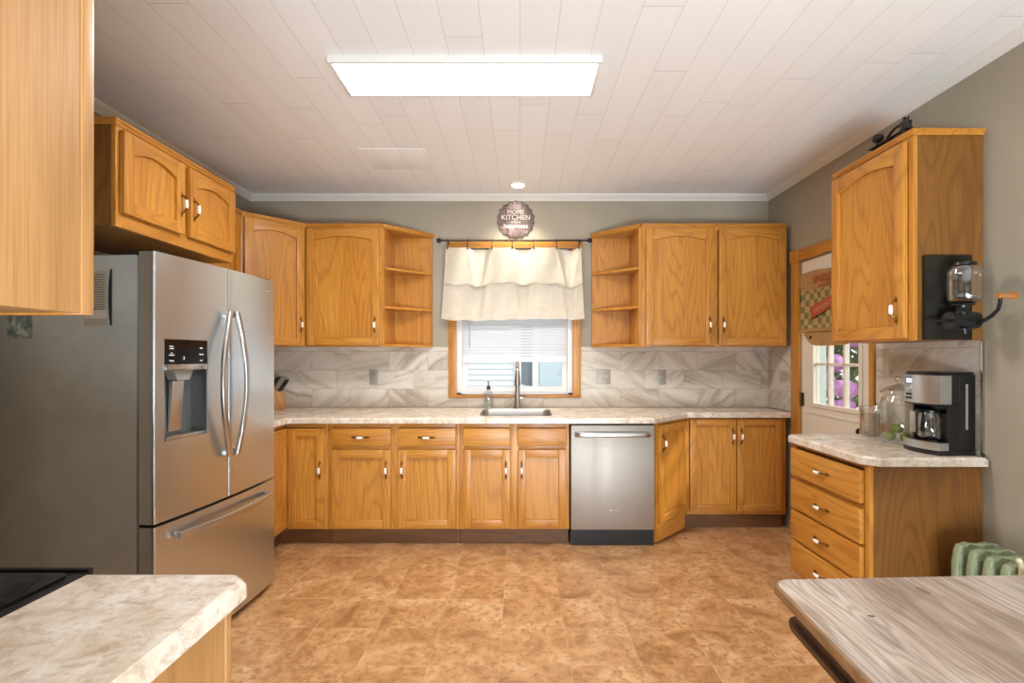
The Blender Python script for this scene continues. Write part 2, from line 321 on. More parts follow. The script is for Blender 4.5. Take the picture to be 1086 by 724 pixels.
# ------------------------------------------------------------------ mesh helpers
class MB:
    def __init__(s): s.bm = bmesh.new()
    def _mark(s, faces, m):
        for f in faces: f.material_index = m
    def box(s, x0, x1, y0, y1, z0, z1, m=0, bev=0):
        b = s.bm; x0, x1 = sorted((x0, x1)); y0, y1 = sorted((y0, y1)); z0, z1 = sorted((z0, z1))
        v = [b.verts.new(p) for p in ((x0,y0,z0),(x1,y0,z0),(x1,y1,z0),(x0,y1,z0),(x0,y0,z1),(x1,y0,z1),(x1,y1,z1),(x0,y1,z1))]
        fs = [b.faces.new([v[i] for i in q]) for q in ((3,2,1,0),(4,5,6,7),(0,1,5,4),(1,2,6,5),(2,3,7,6),(3,0,4,7))]
        s._mark(fs, m)
        if bev:
            es = list({e for f in fs for e in f.edges})
            r = bmesh.ops.bevel(b, geom=es, offset=bev, segments=2, affect='EDGES', profile=.6)
            s._mark(r['faces'], m)
        return s
    def prism(s, pts, axis, a0, a1, m=0, bev=0):
        b = s.bm
        def P(p, a): return {'z': (p[0], p[1], a), 'y': (p[0], a, p[1]), 'x': (a, p[0], p[1])}[axis]
        A = [b.verts.new(P(p, a0)) for p in pts]; B = [b.verts.new(P(p, a1)) for p in pts]
        fs = [b.faces.new(A), b.faces.new(list(reversed(B)))]
        n = len(pts)
        for i in range(n): fs.append(b.faces.new((A[i], B[i], B[(i+1) % n], A[(i+1) % n])))
        s._mark(fs, m)
        if bev:
            es = list(fs[0].edges)+list(fs[1].edges)
            r = bmesh.ops.bevel(b, geom=es, offset=bev, segments=2, affect='EDGES', profile=.6); s._mark(r['faces'], m)
        return s
    def tube(s, path, r, seg=10, m=0, closed=False):
        b = s.bm; P = [Vector(p) for p in path]; n = len(P)
        rr = r if isinstance(r, (list, tuple)) else [r]*n
        rings = []; up = None
        for i in range(n):
            if closed: t = P[(i+1) % n]-P[i-1]
            else: t = P[min(i+1, n-1)]-P[max(i-1, 0)]
            t.normalize()
            if up is None:
                up = Vector((0, 0, 1)) if abs(t.z) < .9 else Vector((1, 0, 0))
            up = (up-t*up.dot(t)); up.normalize(); sd_ = t.cross(up)
            rings.append([b.verts.new(P[i]+(up*math.cos(a)+sd_*math.sin(a))*rr[i]) for a in [2*math.pi*k/seg for k in range(seg)]])
        fs = []
        for i in range(n if closed else n-1):
            A, B = rings[i], rings[(i+1) % n]
            for k in range(seg): fs.append(b.faces.new((A[k], A[(k+1) % seg], B[(k+1) % seg], B[k])))
        if not closed: fs.append(b.faces.new(rings[0])); fs.append(b.faces.new(list(reversed(rings[-1]))))
        s._mark(fs, m); return s
    def lathe(s, prof, c=(0, 0, 0), seg=24, m=0, axis='z', rib=0, nrib=0):
        b = s.bm; rings = []
        def P(r, z, a):
            r = r*(1+rib*math.cos(nrib*a)) if rib else r
            x, y = r*math.cos(a), r*math.sin(a)
            q = {'z': (x, y, z), 'y': (x, z, y), 'x': (z, x, y)}[axis]
            return (q[0]+c[0], q[1]+c[1], q[2]+c[2])
        for r, z in prof:
            if r < 1e-6: rings.append([b.verts.new(P(0, z, 0))])
            else: rings.append([b.verts.new(P(r, z, 2*math.pi*k/seg)) for k in range(seg)])
        fs = []
        for A, B in zip(rings, rings[1:]):
            for k in range(seg):
                k2 = (k+1) % seg
                if len(A) == 1 and len(B) == 1: continue
                if len(A) == 1: fs.append(b.faces.new((A[0], B[k2], B[k])))
                elif len(B) == 1: fs.append(b.faces.new((A[k], A[k2], B[0])))
                else: fs.append(b.faces.new((A[k], A[k2], B[k2], B[k])))
        s._mark(fs, m); return s
    def ball(s, c, r, m=0, seg=12, sc=(1, 1, 1)):
        g = bmesh.ops.create_uvsphere(s.bm, u_segments=seg, v_segments=max(6, seg//2), radius=r)
        for v in g['verts']: v.co = Vector((v.co.x*sc[0]+c[0], v.co.y*sc[1]+c[1], v.co.z*sc[2]+c[2]))
        s._mark({f for v in g['verts'] for f in v.link_faces}, m); return s
    def grid(s, fn, nu, nv, m=0):
        b = s.bm; V = [[b.verts.new(fn(i/nu, j/nv)) for i in range(nu+1)] for j in range(nv+1)]
        fs = [b.faces.new((V[j][i], V[j][i+1], V[j+1][i+1], V[j+1][i])) for j in range(nv) for i in range(nu)]
        s._mark(fs, m); return s
    def slab(s, outline, z0, z1, ch, m=0, hole=None):
        """worktop: outline (counter-clockwise), chamfered upper edge, optional hole"""
        b = s.bm; n = len(outline); ins = []
        for i in range(n):
            p0, p1, p2 = Vector(outline[i-1]), Vector(outline[i]), Vector(outline[(i+1) % n])
            d1, d2 = (p1-p0).normalized(), (p2-p1).normalized()
            n1, n2 = Vector((-d1.y, d1.x)), Vector((-d2.y, d2.x))
            bis = (n1+n2).normalized(); ins.append(p1+bis*(ch/max(.2, bis.dot(n1))))
        lo = [b.verts.new((*p, z0)) for p in outline]; mid = [b.verts.new((*p, z1-ch)) for p in outline]
        top = [b.verts.new((p.x, p.y, z1)) for p in ins]
        fs = []
        for A, B in ((lo, mid), (mid, top)):
            for i in range(n): fs.append(b.faces.new((A[i], A[(i+1) % n], B[(i+1) % n], B[i])))
        for ring, z in ((top, z1), (lo, z0)):
            E = [b.edges.get((ring[i], ring[(i+1) % n])) for i in range(n)]
            if hole:
                H = [b.verts.new((*p, z)) for p in hole]
                E += [b.edges.new((H[i], H[(i+1) % len(H)])) for i in range(len(H))]
                if z == z1: H1 = H
                else: H0 = H
            r = bmesh.ops.triangle_fill(b, use_beauty=True, use_dissolve=False, edges=E)
            fs += [g for g in r['geom'] if isinstance(g, bmesh.types.BMFace)]
        if hole:
            k = len(hole)
            for i in range(k): fs.append(b.faces.new((H0[i], H1[i], H1[(i+1) % k], H0[(i+1) % k])))
        s._mark(fs, m); return s
    def build(s, name, mats, parent=None, smooth=35, kind=None):
        bmesh.ops.recalc_face_normals(s.bm, faces=s.bm.faces[:])
        me = bpy.data.meshes.new(name); s.bm.to_mesh(me); s.bm.free()
        for q in (mats if isinstance(mats, (list, tuple)) else [mats]): me.materials.append(q)
        if smooth:
            me.polygons.foreach_set('use_smooth', [True]*len(me.polygons)); me.set_sharp_from_angle(angle=R(smooth))
        o = bpy.data.objects.new(name, me); COL.objects.link(o)
        if parent: o.parent = parent
        if kind: o['kind'] = kind
        return o

def tag(o, label, cat, group=None):
    o['label'] = label; o['category'] = cat
    if group: o['group'] = group
    return o
def thing(name, label, cat, loc=(0, 0, 0), rz=0, group=None, kind=None):
    o = bpy.data.objects.new(name, None); COL.objects.link(o); o.location = loc; o.rotation_euler = (0, 0, R(rz))
    o.empty_display_size = .1
    if kind: o['kind'] = kind
    return tag(o, label, cat, group)
def struct(name, label, mb, mats, smooth=35):
    o = mb.build(name, mats, smooth=smooth); o['kind'] = 'structure'; o['label'] = label; return o
def copy_tree(o, parent=None):
    c = o.copy(); COL.objects.link(c)
    if parent: c.parent = parent
    for ch in list(o.children): copy_tree(ch, c)
    return c
def text(name, s, size, mat, parent, mtx, ext=.0006, align='CENTER'):
    cu = bpy.data.curves.new('t', 'FONT'); cu.body = s; cu.size = size; cu.extrude = ext; cu.align_x = align; cu.align_y = 'CENTER'
    ob = bpy.data.objects.new('t', cu); COL.objects.link(ob)
    dg = bpy.context.evaluated_depsgraph_get(); dg.update()
    me = bpy.data.meshes.new_from_object(ob.evaluated_get(dg)); bpy.data.objects.remove(ob); bpy.data.curves.remove(cu)
    me.transform(mtx); me.materials.clear(); me.materials.append(mat)
    o = bpy.data.objects.new(name, me); me.name = name; COL.objects.link(o)
    if parent: o.parent = parent
    return o
def face_mtx(x, y, z, tilt=0, sx=1.0):          # text standing on a face that looks towards local -Y
    return Matrix.Translation((x, y, z)) @ Matrix.Rotation(R(90), 4, 'X') @ Matrix.Rotation(R(tilt), 4, 'Z') @ Matrix.Diagonal((sx, 1, 1, 1))
def arc(n, a0, a1): return [R(a0+(a1-a0)*i/n) for i in range(n+1)]

# ------------------------------------------------------------------ the room
XL, XR, YB, YF, ZC = -2.34, 2.161, 4.292, -3.2, 2.775
struct('floor', 'tan terracotta-look tiled floor', MB().box(XL-.12, XR+.12, YF-.12, YB+.15, -.06, 0), floor_m)
struct('ceiling', 'white plank ceiling', MB().box(XL-.12, XR+.12, YF-.12, YB+.15, ZC, ZC+.06), ceil_m)
WX0, WX1, WZ0, WZ1 = -.548, .463, 1.043, 2.31        # window opening
mb = MB()
for b_ in ((XL-.12, WX0, 0, ZC), (WX1, XR+.12, 0, ZC), (WX0, WX1, 0, WZ0), (WX0, WX1, WZ1, ZC)):
    mb.box(b_[0], b_[1], YB, YB+.15, b_[2], b_[3])
struct('wall_back', 'taupe wall with the window', mb, wall_m)
struct('wall_left', 'taupe wall behind the refrigerator', MB().box(XL-.12, XL, YF, YB, 0, ZC), wall_m)
DY0, DY1, DZ = 3.03, 3.793, 2.10
mb = MB(); mb.box(XR, XR+.12, YF, DY0, 0, ZC); mb.box(XR, XR+.12, DY1, YB, 0, ZC); mb.box(XR, XR+.12, DY0, DY1, DZ, ZC)
struct('wall_right', 'taupe wall with the back door', mb, wall_m)
struct('wall_front', 'short wall behind the range', MB().box(XL, -.62, .31, .42, 0, ZC), wall_m)
struct('wall_rear', 'dining room wall behind the viewer', MB().box(XL-.12, XR+.12, YF-.12, YF, 0, ZC), wall_m)
def crown(name, axis, a0, a1, base, sgn):
    pts = [(0, -.052), (.008, -.052), (.012, -.04), (.02, -.034), (.034, -.02), (.042, -.012), (.046, 0), (0, 0)]
    mb = MB()
    mb.prism([(base+sgn*p[0], ZC+p[1]) for p in pts], axis, a0, a1)
    struct(name, 'white crown moulding', mb, crown_m, 50)
crown('trim_1', 'x', XL, XR, YB, -1)
crown('trim_2', 'y', YF, YB-.001, XR, -1)
crown('trim_3', 'y', .43, YB-.001, XL, 1)
# tile backsplashes
mb = MB(); T0 = YB-.009
mb.box(XL+.002, -.617, T0, YB, .937, 1.458); mb.box(.532, XR-.002, T0, YB, .937, 1.458); mb.box(-.617, .532, T0, YB, .937, 1.018)
struct('trim_4', 'marble-look tile backsplash under the wall cabinets', mb, tile_x)
mb = MB(); mb.box(XR-.009, XR, 3.902, T0-.001, .937, 1.458)
struct('trim_5', 'marble-look tile backsplash beside the back door', mb, tile_y)
mb = MB(); mb.box(XR-.009, XR, 2.305, 2.985, .912, 1.452)
struct('trim_6', 'marble-look tile backsplash behind the coffee maker', mb, tile_y)
struct('trim_7', 'thin metal edge strip of the tile', MB().box(XR-.012, XR, 2.296, 2.304, .912, 1.452), chrome)
struct('baseboard_right', 'oak baseboard beside the back door', MB().prism([(XR, 0), (XR-.016, 0), (XR-.016, .075), (XR-.008, .09), (XR, .09)], 'y', 3.905, 3.93), oak_y)
struct('trim_8', 'ceiling access panel frame', MB().box(-1.085, -.64, 3.325, 3.685, ZC-.004, ZC, bev=.0015), ceil_m)

# window
win = thing('window_1', 'white double-hung window in an oak casing', 'window', (0, YB, 0), kind='structure')
del win['category']
mb = MB()
mb.box(-.616, WX0+.004, -.022, .0, 1.02, 2.375, 0, .004); mb.box(WX1-.004, .531, -.022, 0, 1.02, 2.375, 0, .004)
mb.build('casing', oak_v, win)
mb = MB(); mb.box(-.63, .545, -.026, 0, 2.312, 2.378, 0, .004); mb.box(-.616, .531, -.024, .03, 1.020, 1.043, 0, .003)
mb.build('casing_rail', oak_h, win)
mb = MB()
for x0, x1, z0, z1 in ((WX0, WX0+.045, WZ0, WZ1), (WX1-.045, WX1, WZ0, WZ1), (WX0, WX1, WZ1-.04, WZ1), (WX0, WX1, WZ0, WZ0+.02)):
    mb.box(x0, x1, .02, .12, z0, z1, 0, .003)
mb.build('frame', vinyl, win)
def sash(z0, z1, y):
    mb = MB(); a, b = WX0+.046, WX1-.046
    mb.box(a, a+.045, y, y+.03, z0, z1, 0, .003); mb.box(b-.045, b, y, y+.03, z0, z1, 0, .003)
    mb.box(a+.045, b-.045, y, y+.03, z0, z0+.05, 0, .003); mb.box(a+.045, b-.045, y, y+.03, z1-.045, z1, 0, .003)
    o = mb.build('sash', vinyl, win)
    MB().box(a+.045, b-.045, y+.012, y+.016, z0+.05, z1-.045).build('pane', pane_m, o)
sash(1.064, 1.69, .04); sash(1.66, 2.268, .075)

# neighbouring house seen through the window
nh = thing('house', 'neighbouring house with white lap siding seen through the kitchen window', 'house', (0, 9.3, 0))
mb = MB()
for i in range(32):
    z = .1+i*.105; mb.prism([(0, z), (-.022, z), (-.004, z+.105), (0, z+.105)], 'x', -3.2, -.06)
mb.box(-3.2, 3, .001, .2, 0, 3.6)
mb.build('siding', siding_m, nh)
f_ = MB().box(-.05, .03, -.05, 0, .3, 2.3).box(.24, .36, -.05, 0, .3, 2.3).box(-.05, .36, -.05, 0, 2.3, 2.4).build('window_frame', white_p, nh)
MB().box(.03, .24, -.02, -.001, .3, 2.3).build('pane', grey_pane, f_)
d_ = MB().box(.37, 1.3, -.04, 0, .1, 2.35, 0, .01).build('door', pale_door, nh)
MB().ball((.87, -.07, 1.155), .04).build('door_knob', black_p, d_)
struct('ground', 'paved yard outside the house', MB().box(-12, 14, YB+.16, 22, -.35, -.3).box(XR+.13, 14, -6, YB+.16, -.35, -.3), grass_m)

# ------------------------------------------------------------------ cabinet kit (front looks to local -Y, x runs along the front)
def add_handle(parent, x, y, z, vertical=True):
    """brass bail with a porcelain grip, standing on a face at local y"""
    mb = MB(); L = .058
    P = lambda a, d: (x, y-d, z+a) if vertical else (x+a, y-d, z)
    path = [(-L*.80, .002), (-L*.72, .012), (-L*.55, .022), (-L*.36, .026), (0, .027), (L*.36, .026), (L*.55, .022), (L*.72, .012), (L*.80, .002)]
    mb.tube([P(a, d) for a, d in path], [.0058, .0050, .0046, .0052, .004, .0052, .0046, .0050, .0058], 8, 0)
    for sgn in (-1, 1):
        c = P(sgn*L*.86, .002); e = (.7, .3, 1.3) if vertical else (1.3, .3, .7)
        mb.ball(c, .0115, 0, 10, e)
        c = P(sgn*L*1.08, .002); e = (.9, .25, .6) if vertical else (.6, .25, .9)
        mb.ball(c, .007, 0, 8, e)
    prof = [(0, -.022), (.0065, -.022), (.0085, -.016), (.0095, 0), (.0085, .016), (.0065, .022), (0, .022)]
    mb.lathe(prof, (x, y-.027, z), 12, 1, 'z' if vertical else 'x')
    o = mb.build('handle', [brass, porc], parent); return o

def add_door(t, x0, x1, z0, z1, y, arched=False, handle=None, sw=.058):
    """y: face of the frame; door stands .02 proud of it"""
    mb = MB(); yb, yf = y-.001, y-.026
    rise = .034 if arched else 0
    mb.box(x0, x0+sw, yf, yb, z0, z1, 0, .004); mb.box(x1-sw, x1, yf, yb, z0, z1, 0, .004)
    mb.box(x0+sw, x1-sw, yf+.0005, yb, z0, z0+sw, 1, .003)
    a, b = x0+sw, x1-sw
    if arched:
        n = 14; pts = [(a, z1), (a, z1-sw-rise)]
        for i in range(1, n): 
            q = i/n; pts.append((a+(b-a)*q, z1-sw-rise+rise*math.sin(math.pi*q)))
        pts += [(b, z1-sw-rise), (b, z1)]
        mb.prism(pts, 'y', yf+.0005, yb, 1, .003)
    else: mb.box(a, b, yf+.0005, yb, z1-sw, z1, 1, .003)
    d = mb.build('door', [oak_v, oak_h], t)
    mb = MB(); mb.box(a-.001, b+.001, yf+.0170, yb-.0005, z0+sw-.001, z1-sw+.001)
    mb.build('panel', oak_v, d)
    if handle: add_handle(d, handle[0], yf, handle[1], True)
    return d
def add_drawer(t, x0, x1, z0, z1, y, handle=True, name='drawer'):
    mb = MB(); mb.box(x0, x1, y-.026, y-.001, z0, z1, 0, .007)
    d = mb.build(name, oak_h, t)
    if handle: add_handle(d, (x0+x1)/2, y-.026, (z0+z1)/2, False)
    return d
def add_body(t, w, d, z0, z1, stiles, rails, side=None, frame=None):
    """carcass box behind a face frame; frame front lies on local y=0"""
    mb = MB(); mb.box(.002, w-.002, .02, d, z0+.002, z1-.002)
    mb.build('body', side or oak_v, t)
    mb = MB()
    for a, b in stiles: mb.box(a, b, 0, .0195, z0, z1, 0, .0015)
    xs = sorted(stiles)
    for za, zb in rails:
        for (a0, b0), (a1, b1) in zip(xs, xs[1:]): mb.box(b0, a1, .0004, .0195, za, zb, 1, .001)
    mb.build('face_frame', [frame or oak_v, oak_h], t)
def add_crown(t, pts, z):                    # small moulding round the top, pts along the visible edge
    mb = MB()
    prof = [(0, -.026), (.006, -.026), (.010, -.014), (.017, -.008), (.017, 0), (0, 0)]
    P = [Vector(p) for p in pts]
    secs = []
    for i in range(len(P)):
        d1 = (P[i]-P[i-1]).normalized() if i else (P[1]-P[0]).normalized()
        d2 = (P[i+1]-P[i]).normalized() if i < len(P)-1 else d1
        n1, n2 = Vector((d1.y, -d1.x)), Vector((d2.y, -d2.x)); bis = (n1+n2).normalized(); k = 1/max(.3, bis.dot(n1))
        secs.append([mb.bm.verts.new((P[i].x+bis.x*o*k, P[i].y+bis.y*o*k, z+h)) for o, h in prof])
    n = len(prof)
    for A, B in zip(secs, secs[1:]):
        for j in range(n): mb.bm.faces.new((A[j], B[j], B[(j+1) % n], A[(j+1) % n]))
    mb.bm.faces.new(secs[0]); mb.bm.faces.new(list(reversed(secs[-1])))
    mb.build('top_moulding', oak_h, t)

UB, UT = 1.455, 2.43                          # underside and top of the wall cabinets
UD = YB-3.938-.01                             # their depth
# upper left of the window
t = thing('wall_cabinet', 'oak wall cabinet with one wide arched door, left of the window beside the open shelves', 'cabinet', (-1.703, 3.938, 0))
W = .605
add_body(t, W, UD, UB, UT-.002, [(0, .03), (W-.03, W)], [(UB, UB+.03), (UT-.05, UT-.002)])
add_door(t, .014, W-.016, UB+.012, UT-.040, 0, True, (W-.046, 1.625)); add_crown(t, [(0, 0), (W-.002, 0)], UT)
# right of the window
t = thing('wall_cabinet', 'oak wall cabinet with two arched doors side by side, right of the window', 'cabinet', (.971, 3.938, 0))
W = 1.157
add_body(t, W, UD, UB, UT-.002, [(0, .035), (.56, .60), (W-.03, W)], [(UB, UB+.03), (UT-.05, UT-.002)])
add_door(t, .034, .563, UB+.012, UT-.040, 0, True, (.533, 1.625)); add_door(t, .611, W-.014, UB+.012, UT-.040, 0, True, (.641, 1.625))
add_crown(t, [(.002, 0), (W, 0)], UT)

def corner_shelf(x, label, flip):
    t = thing('corner_shelf', label, 'shelf', (x, 3.938, 0)); s = -1 if flip else 1
    L, D = .345, UD; th = .018
    def pl(z0, z1, inset=0):
        pts = [(0, 0), (0, D), (s*L, D), (s*L, D-.022)]
        return [(p[0], p[1]) for p in pts]
    q = lambda name, mb, mt=oak_v: mb.build(name, mt, t)
    q('back_panel', MB().box(s*.0185, s*L, D-.010, D, UB+.0185, UT-.0305))
    q('side_panel', MB().box(s*.001, s*.018, 0, D, UB+.0185, UT-.0305))
    q('bottom_board', MB().prism(pl(0, 0), 'z', UB, UB+.018), oak_h)
    q('top_board', MB().prism(pl(0, 0), 'z', UT-.030, UT-.002), oak_h)
    for z in (1.763, 2.075):
        pts = [(s*.019, .024), (s*.019, D-.011), (s*(L-.004), D-.011), (s*(L-.004), D-.028)]
        q('shelf', MB().prism(pts, 'z', z, z+.018), oak_h)
    q('end_strip', MB().box(s*(L-.003), s*L, D-.024, D-.0101, UB+.0185, UT-.0305))
    pts = [(0, 0), (s*L, D-.022), (s*L, D)]
    add_crown(t, pts if s > 0 else list(reversed(pts)), UT)
corner_shelf(-1.096, 'open oak end shelves with slanted front, left of the curtained window', False)
corner_shelf(.969, 'open oak end shelves with slanted front, right of the curtained window', True)

# diagonal corner cabinet
dx, dy = -1.705-(-2.03), 3.938-3.596; DW = math.hypot(dx, dy); an = math.degrees(math.atan2(dy, dx))
t = thing('corner_wall_cabinet', 'oak corner wall cabinet set diagonally with one tall arched door', 'cabinet', (-2.03, 3.596, 0), an)
mi = Matrix.Rotation(-R(an), 3, 'Z'); loc = lambda x, y: tuple((mi @ Vector((x+2.03, y-3.596, 0)))[:2])
MB().prism([loc(-2.018, 3.61), loc(-1.719, 3.925), loc(-1.71, 4.28), loc(-2.33, 4.28), loc(-2.33, 3.61)], 'z', UB+.002, UT-.004).build('body', oak_v, t)
mb = MB(); mb.box(0, .035, 0, .0195, UB, UT-.002, 0, .001); mb.box(DW-.035, DW, 0, .0195, UB, UT-.002, 0, .001)
mb.box(.035, DW-.035, 0, .0195, UB, UB+.03, 1); mb.box(.035, DW-.035, 0, .0195, UT-.05, UT-.002, 1); mb.build('face_frame', [oak_v, oak_h], t)
add_door(t, .02, DW-.02, UB+.012, UT-.04, 0, True, (DW-.048, 1.625)); add_crown(t, [(0, 0), (DW, 0)], UT)
# left wall cabinet between fridge cabinet and corner
t = thing('wall_cabinet', 'narrow oak wall cabinet mostly hidden between the refrigerator cabinet and the diagonal corner cabinet', 'cabinet', (-2.03, 3.10, 0), 90)
W = .49
add_body(t, W, .30, UB, UT-.002, [(0, .03), (W-.03, W)], [(UB, UB+.03), (UT-.05, UT-.002)])
add_door(t, .014, W-.03, UB+.012, UT-.04, 0, True, (.045, 1.625)); add_crown(t, [(0, 0), (W, 0)], UT)
# cabinet above the fridge
t = thing('wall_cabinet', 'short oak wall cabinet with two arched doors above the refrigerator', 'cabinet', (-1.79, 2.19, 0), 90)
W = .90; z0 = 1.955
add_body(t, W, .54, z0, UT-.002, [(0, .035), (.42, .47), (W-.03, W)], [(z0, z0+.065), (UT-.05, UT-.002)], oak_end_shade)
add_door(t, .018, .418, z0+.062, UT-.042, 0, True, (.39, 2.17)); add_door(t, .462, W-.018, z0+.062, UT-.042, 0, True, (.49, 2.17))
add_crown(t, [(0, .54), (0, 0), (W, 0)], UT)
# right wall cabinet
t = thing('wall_cabinet', 'oak wall cabinet with one arched door and end panel darkened for shade on the right wall', 'cabinet', (1.832, 2.873, 0), -90)
W = .573
add_body(t, W, .326, 1.45, UT-.002, [(0, .03), (W-.03, W)], [(1.45, 1.48), (UT-.05, UT-.002)], oak_end_shade)
add_door(t, .008, W-.030, 1.462, UT-.042, 0, True, (W-.07, 1.60)); add_crown(t, [(0, 0), (W, 0), (W, .326)], UT)
# near wall cabinet at the left edge
t = thing('wall_cabinet', 'oak wall cabinet end panel close to the viewer at the upper left', 'cabinet', (-.655, .76, 0), 180)
W = .62
add_body(t, W, .33, 1.438, 2.43, [(0, .03), (W-.03, W)], [(1.438, 1.47), (2.39, 2.43)], oak_pale, oak_pale)
add_door(t, .02, W-.02, 1.45, 2.39, 0, True, (.56, 1.60))

# ------------------------------------------------------------------ base cabinets
BT = .893; BZ = .12
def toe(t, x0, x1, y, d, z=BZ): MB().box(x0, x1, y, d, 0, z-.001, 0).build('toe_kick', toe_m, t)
BD = YB-3.597-.012
def dz(t, x0, x1, hx, drawer=True, dh=True):
    add_door(t, x0, x1, .138, .702, 0, False, (hx, .557))
    if drawer: add_drawer(t, x0, x1, .727, .857, 0, dh, 'drawer' if dh else 'false_drawer')
t = thing('base_cabinet', 'oak base cabinet with two drawers over two doors, left of the sink', 'cabinet', (-1.390, 3.597, 0))
W = .953
add_body(t, W, BD, BZ, BT, [(0, .03), (.45, .515), (W-.03, W)], [(BZ, .14), (.70, .73), (.852, BT)])
dz(t, .027, .4565, .4265); dz(t, .511, .927, .541); toe(t, .001, W-.001, .063, .08)
t = thing('sink_base_cabinet', 'oak sink base cabinet with two false drawer fronts and two doors under the window', 'cabinet', (-.436, 3.597, 0))
W = .797
add_body(t, W, .06, BZ, BT, [(0, .03), (.365, .425), (W-.03, W)], [(BZ, .14), (.70, .73), (.852, BT)])
dz(t, .027, .368, .338, True, False); dz(t, .4224, .777, .452, True, False); toe(t, .001, W-.001, .063, .08)
# corner cabinet with folding doors
t = thing('corner_base_cabinet', 'oak corner base cabinet with two doors meeting at the inside corner beside the refrigerator', 'cabinet', (-1.704, 3.597, 0))
MB().prism([(.312, .02), (.312, .66), (-.62, .66), (-.62, -.48), (-.02, -.48), (-.02, .02)], 'z', BZ, BT).build('body', oak_v, t)
mb = MB(); mb.box(.284, .312, 0, .019, BZ, BT); mb.box(.02, .284, 0, .019, .86, BT, 1); mb.box(.02, .284, 0, .019, BZ, .135, 1); mb.box(-.019, 0, -.48, -.452, BZ, BT); mb.box(-.019, 0, -.452, 0, .86, BT, 0); mb.box(-.019, 0, -.452, 0, BZ, .135, 0)
mb.build('face_frame', [oak_v, oak_h], t)
add_door(t, .030, .288, .138, .857, 0, False, (.262, .557))
d2 = add_door(t, -.455, .0, .138, .857, 0, False, (-.40, .557))
d2.rotation_euler = (0, 0, R(90)); d2.location = (.0, -.003, 0)
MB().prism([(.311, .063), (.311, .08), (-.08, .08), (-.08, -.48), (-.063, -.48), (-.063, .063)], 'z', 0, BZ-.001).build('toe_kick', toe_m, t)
# angled cabinet right of the dishwasher
dx, dy = 1.33-.988, 3.932-3.597; AW = math.hypot(dx, dy); an = math.degrees(math.atan2(dy, dx))
t = thing('angled_base_cabinet', 'narrow oak base cabinet turned at an angle between the dishwasher and the shallow corner cabinet', 'cabinet', (.988, 3.597, 0), an)
mi = Matrix.Rotation(-R(an), 3, 'Z'); loc = lambda x, y: tuple((mi @ Vector((x-.988, y-3.597, 0)))[:2])
MB().prism([loc(.984, 3.63), loc(1.325, 3.96), loc(1.325, 4.28), loc(.984, 4.28)], 'z', BZ, BT).build('body', oak_v, t)
mb = MB(); mb.box(.012, .04, 0, .0195, .02, BT); mb.box(AW-.03, AW, 0, .0195, BZ, BT); mb.box(.04, AW-.03, 0, .0195, .85, BT, 1); mb.box(.04, AW-.03, 0, .0195, .02, .155, 1); mb.build('face_frame', [oak_v, oak_h], t)
add_door(t, .03, AW-.015, .16, .872, 0, False, (.062, .74))
toe(t, .03, AW, .03, .045, .119)
# shallow right cabinet
t = thing('shallow_base_cabinet', 'shallow oak base cabinet with two tall doors in the right back corner', 'cabinet', (1.332, 3.932, 0))
W = .786
add_body(t, W, .34, BZ, BT, [(0, .03), (.37, .40), (W-.05, W)], [(BZ, .16), (.87, BT)])
add_door(t, .018, .383, .155, .88, 0, False, (.353, .745), .05); add_door(t, .390, .741, .155, .88, 0, False, (.42, .745), .05)
toe(t, .0, W, .05, .065)
# drawer cabinet on the right
DBT = .868
t = thing('drawer_base_cabinet', 'oak base cabinet with a stack of four drawers, below the coffee maker', 'cabinet', (1.628, 2.935, 0), -90)
W = .635
add_body(t, W, .528, .10, DBT, [(0, .028), (W-.035, W)], [(.10, .13), (.29, .32), (.465, .495), (.645, .675), (.85, DBT)], oak_end_shade)
for z0, z1 in ((.125, .300), (.312, .478), (.490, .656), (.682, .838)): add_drawer(t, .012, W-.030, z0, z1, 0)
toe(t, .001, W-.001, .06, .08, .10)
# peninsula base
t = thing('end_base_cabinet', 'oak base cabinet end panel under the laminate counter in the near left corner', 'cabinet', (-.600, 1.03, 0), 180)
W = .328
add_body(t, W, .60, .10, DBT, [(0, .04), (W-.03, W)], [(.10, .13), (.67, .70), (.85, DBT)], oak_pale, oak_pale)
add_door(t, .02, W-.015, .12, .68, 0, False, (W-.06, .56)); add_drawer(t, .02, W-.015, .70, .845, 0); toe(t, .001, W-.001, .06, .08, .10)

# ------------------------------------------------------------------ worktops and sink
def rrect(x0, x1, y0, y1, r, n=5):
    pts = []
    for cx, cy, a0 in ((x1-r, y1-r, 0), (x0+r, y1-r, 90), (x0+r, y0+r, 180), (x1-r, y0+r, 270)):
        pts += [(cx+r*math.cos(a), cy+r*math.sin(a)) for a in arc(n, a0, a0+90)]
    return pts
SX0, SX1, SY0, SY1 = -.306, .250, 3.665, 4.135
out = [(XL+.003, 3.10), (-1.662, 3.10), (-1.662, 3.525), (-1.642, 3.545), (.972, 3.545), (1.318, 3.885), (2.135, 3.885), (2.135, YB-.011), (XL+.003, YB-.011)]
tag(MB().slab(out, .895, .935, .010, hole=rrect(SX0, SX1, SY0, SY1, .06)).build('worktop', lam_m, smooth=30), 'long cream mottled laminate worktop under the window, with the sink cut into it', 'countertop')
out = [(1.600, 2.325), (1.655, 2.266), (XR-.012, 2.266), (XR-.012, 2.985), (1.640, 2.985), (1.600, 2.945)]
tag(MB().slab(out, .870, .910, .010).build('worktop', lam_m, smooth=30), 'short cream mottled laminate worktop carrying the coffee maker and glass jars', 'countertop')
out = [(-.935, .425), (-.572, .425), (-.572, 1.036), (-.600, 1.066), (-.935, 1.066)]
tag(MB().slab(out, .870, .910, .012).build('worktop', lam_m, smooth=30), 'cream mottled laminate worktop in the near left corner beside the range', 'countertop')
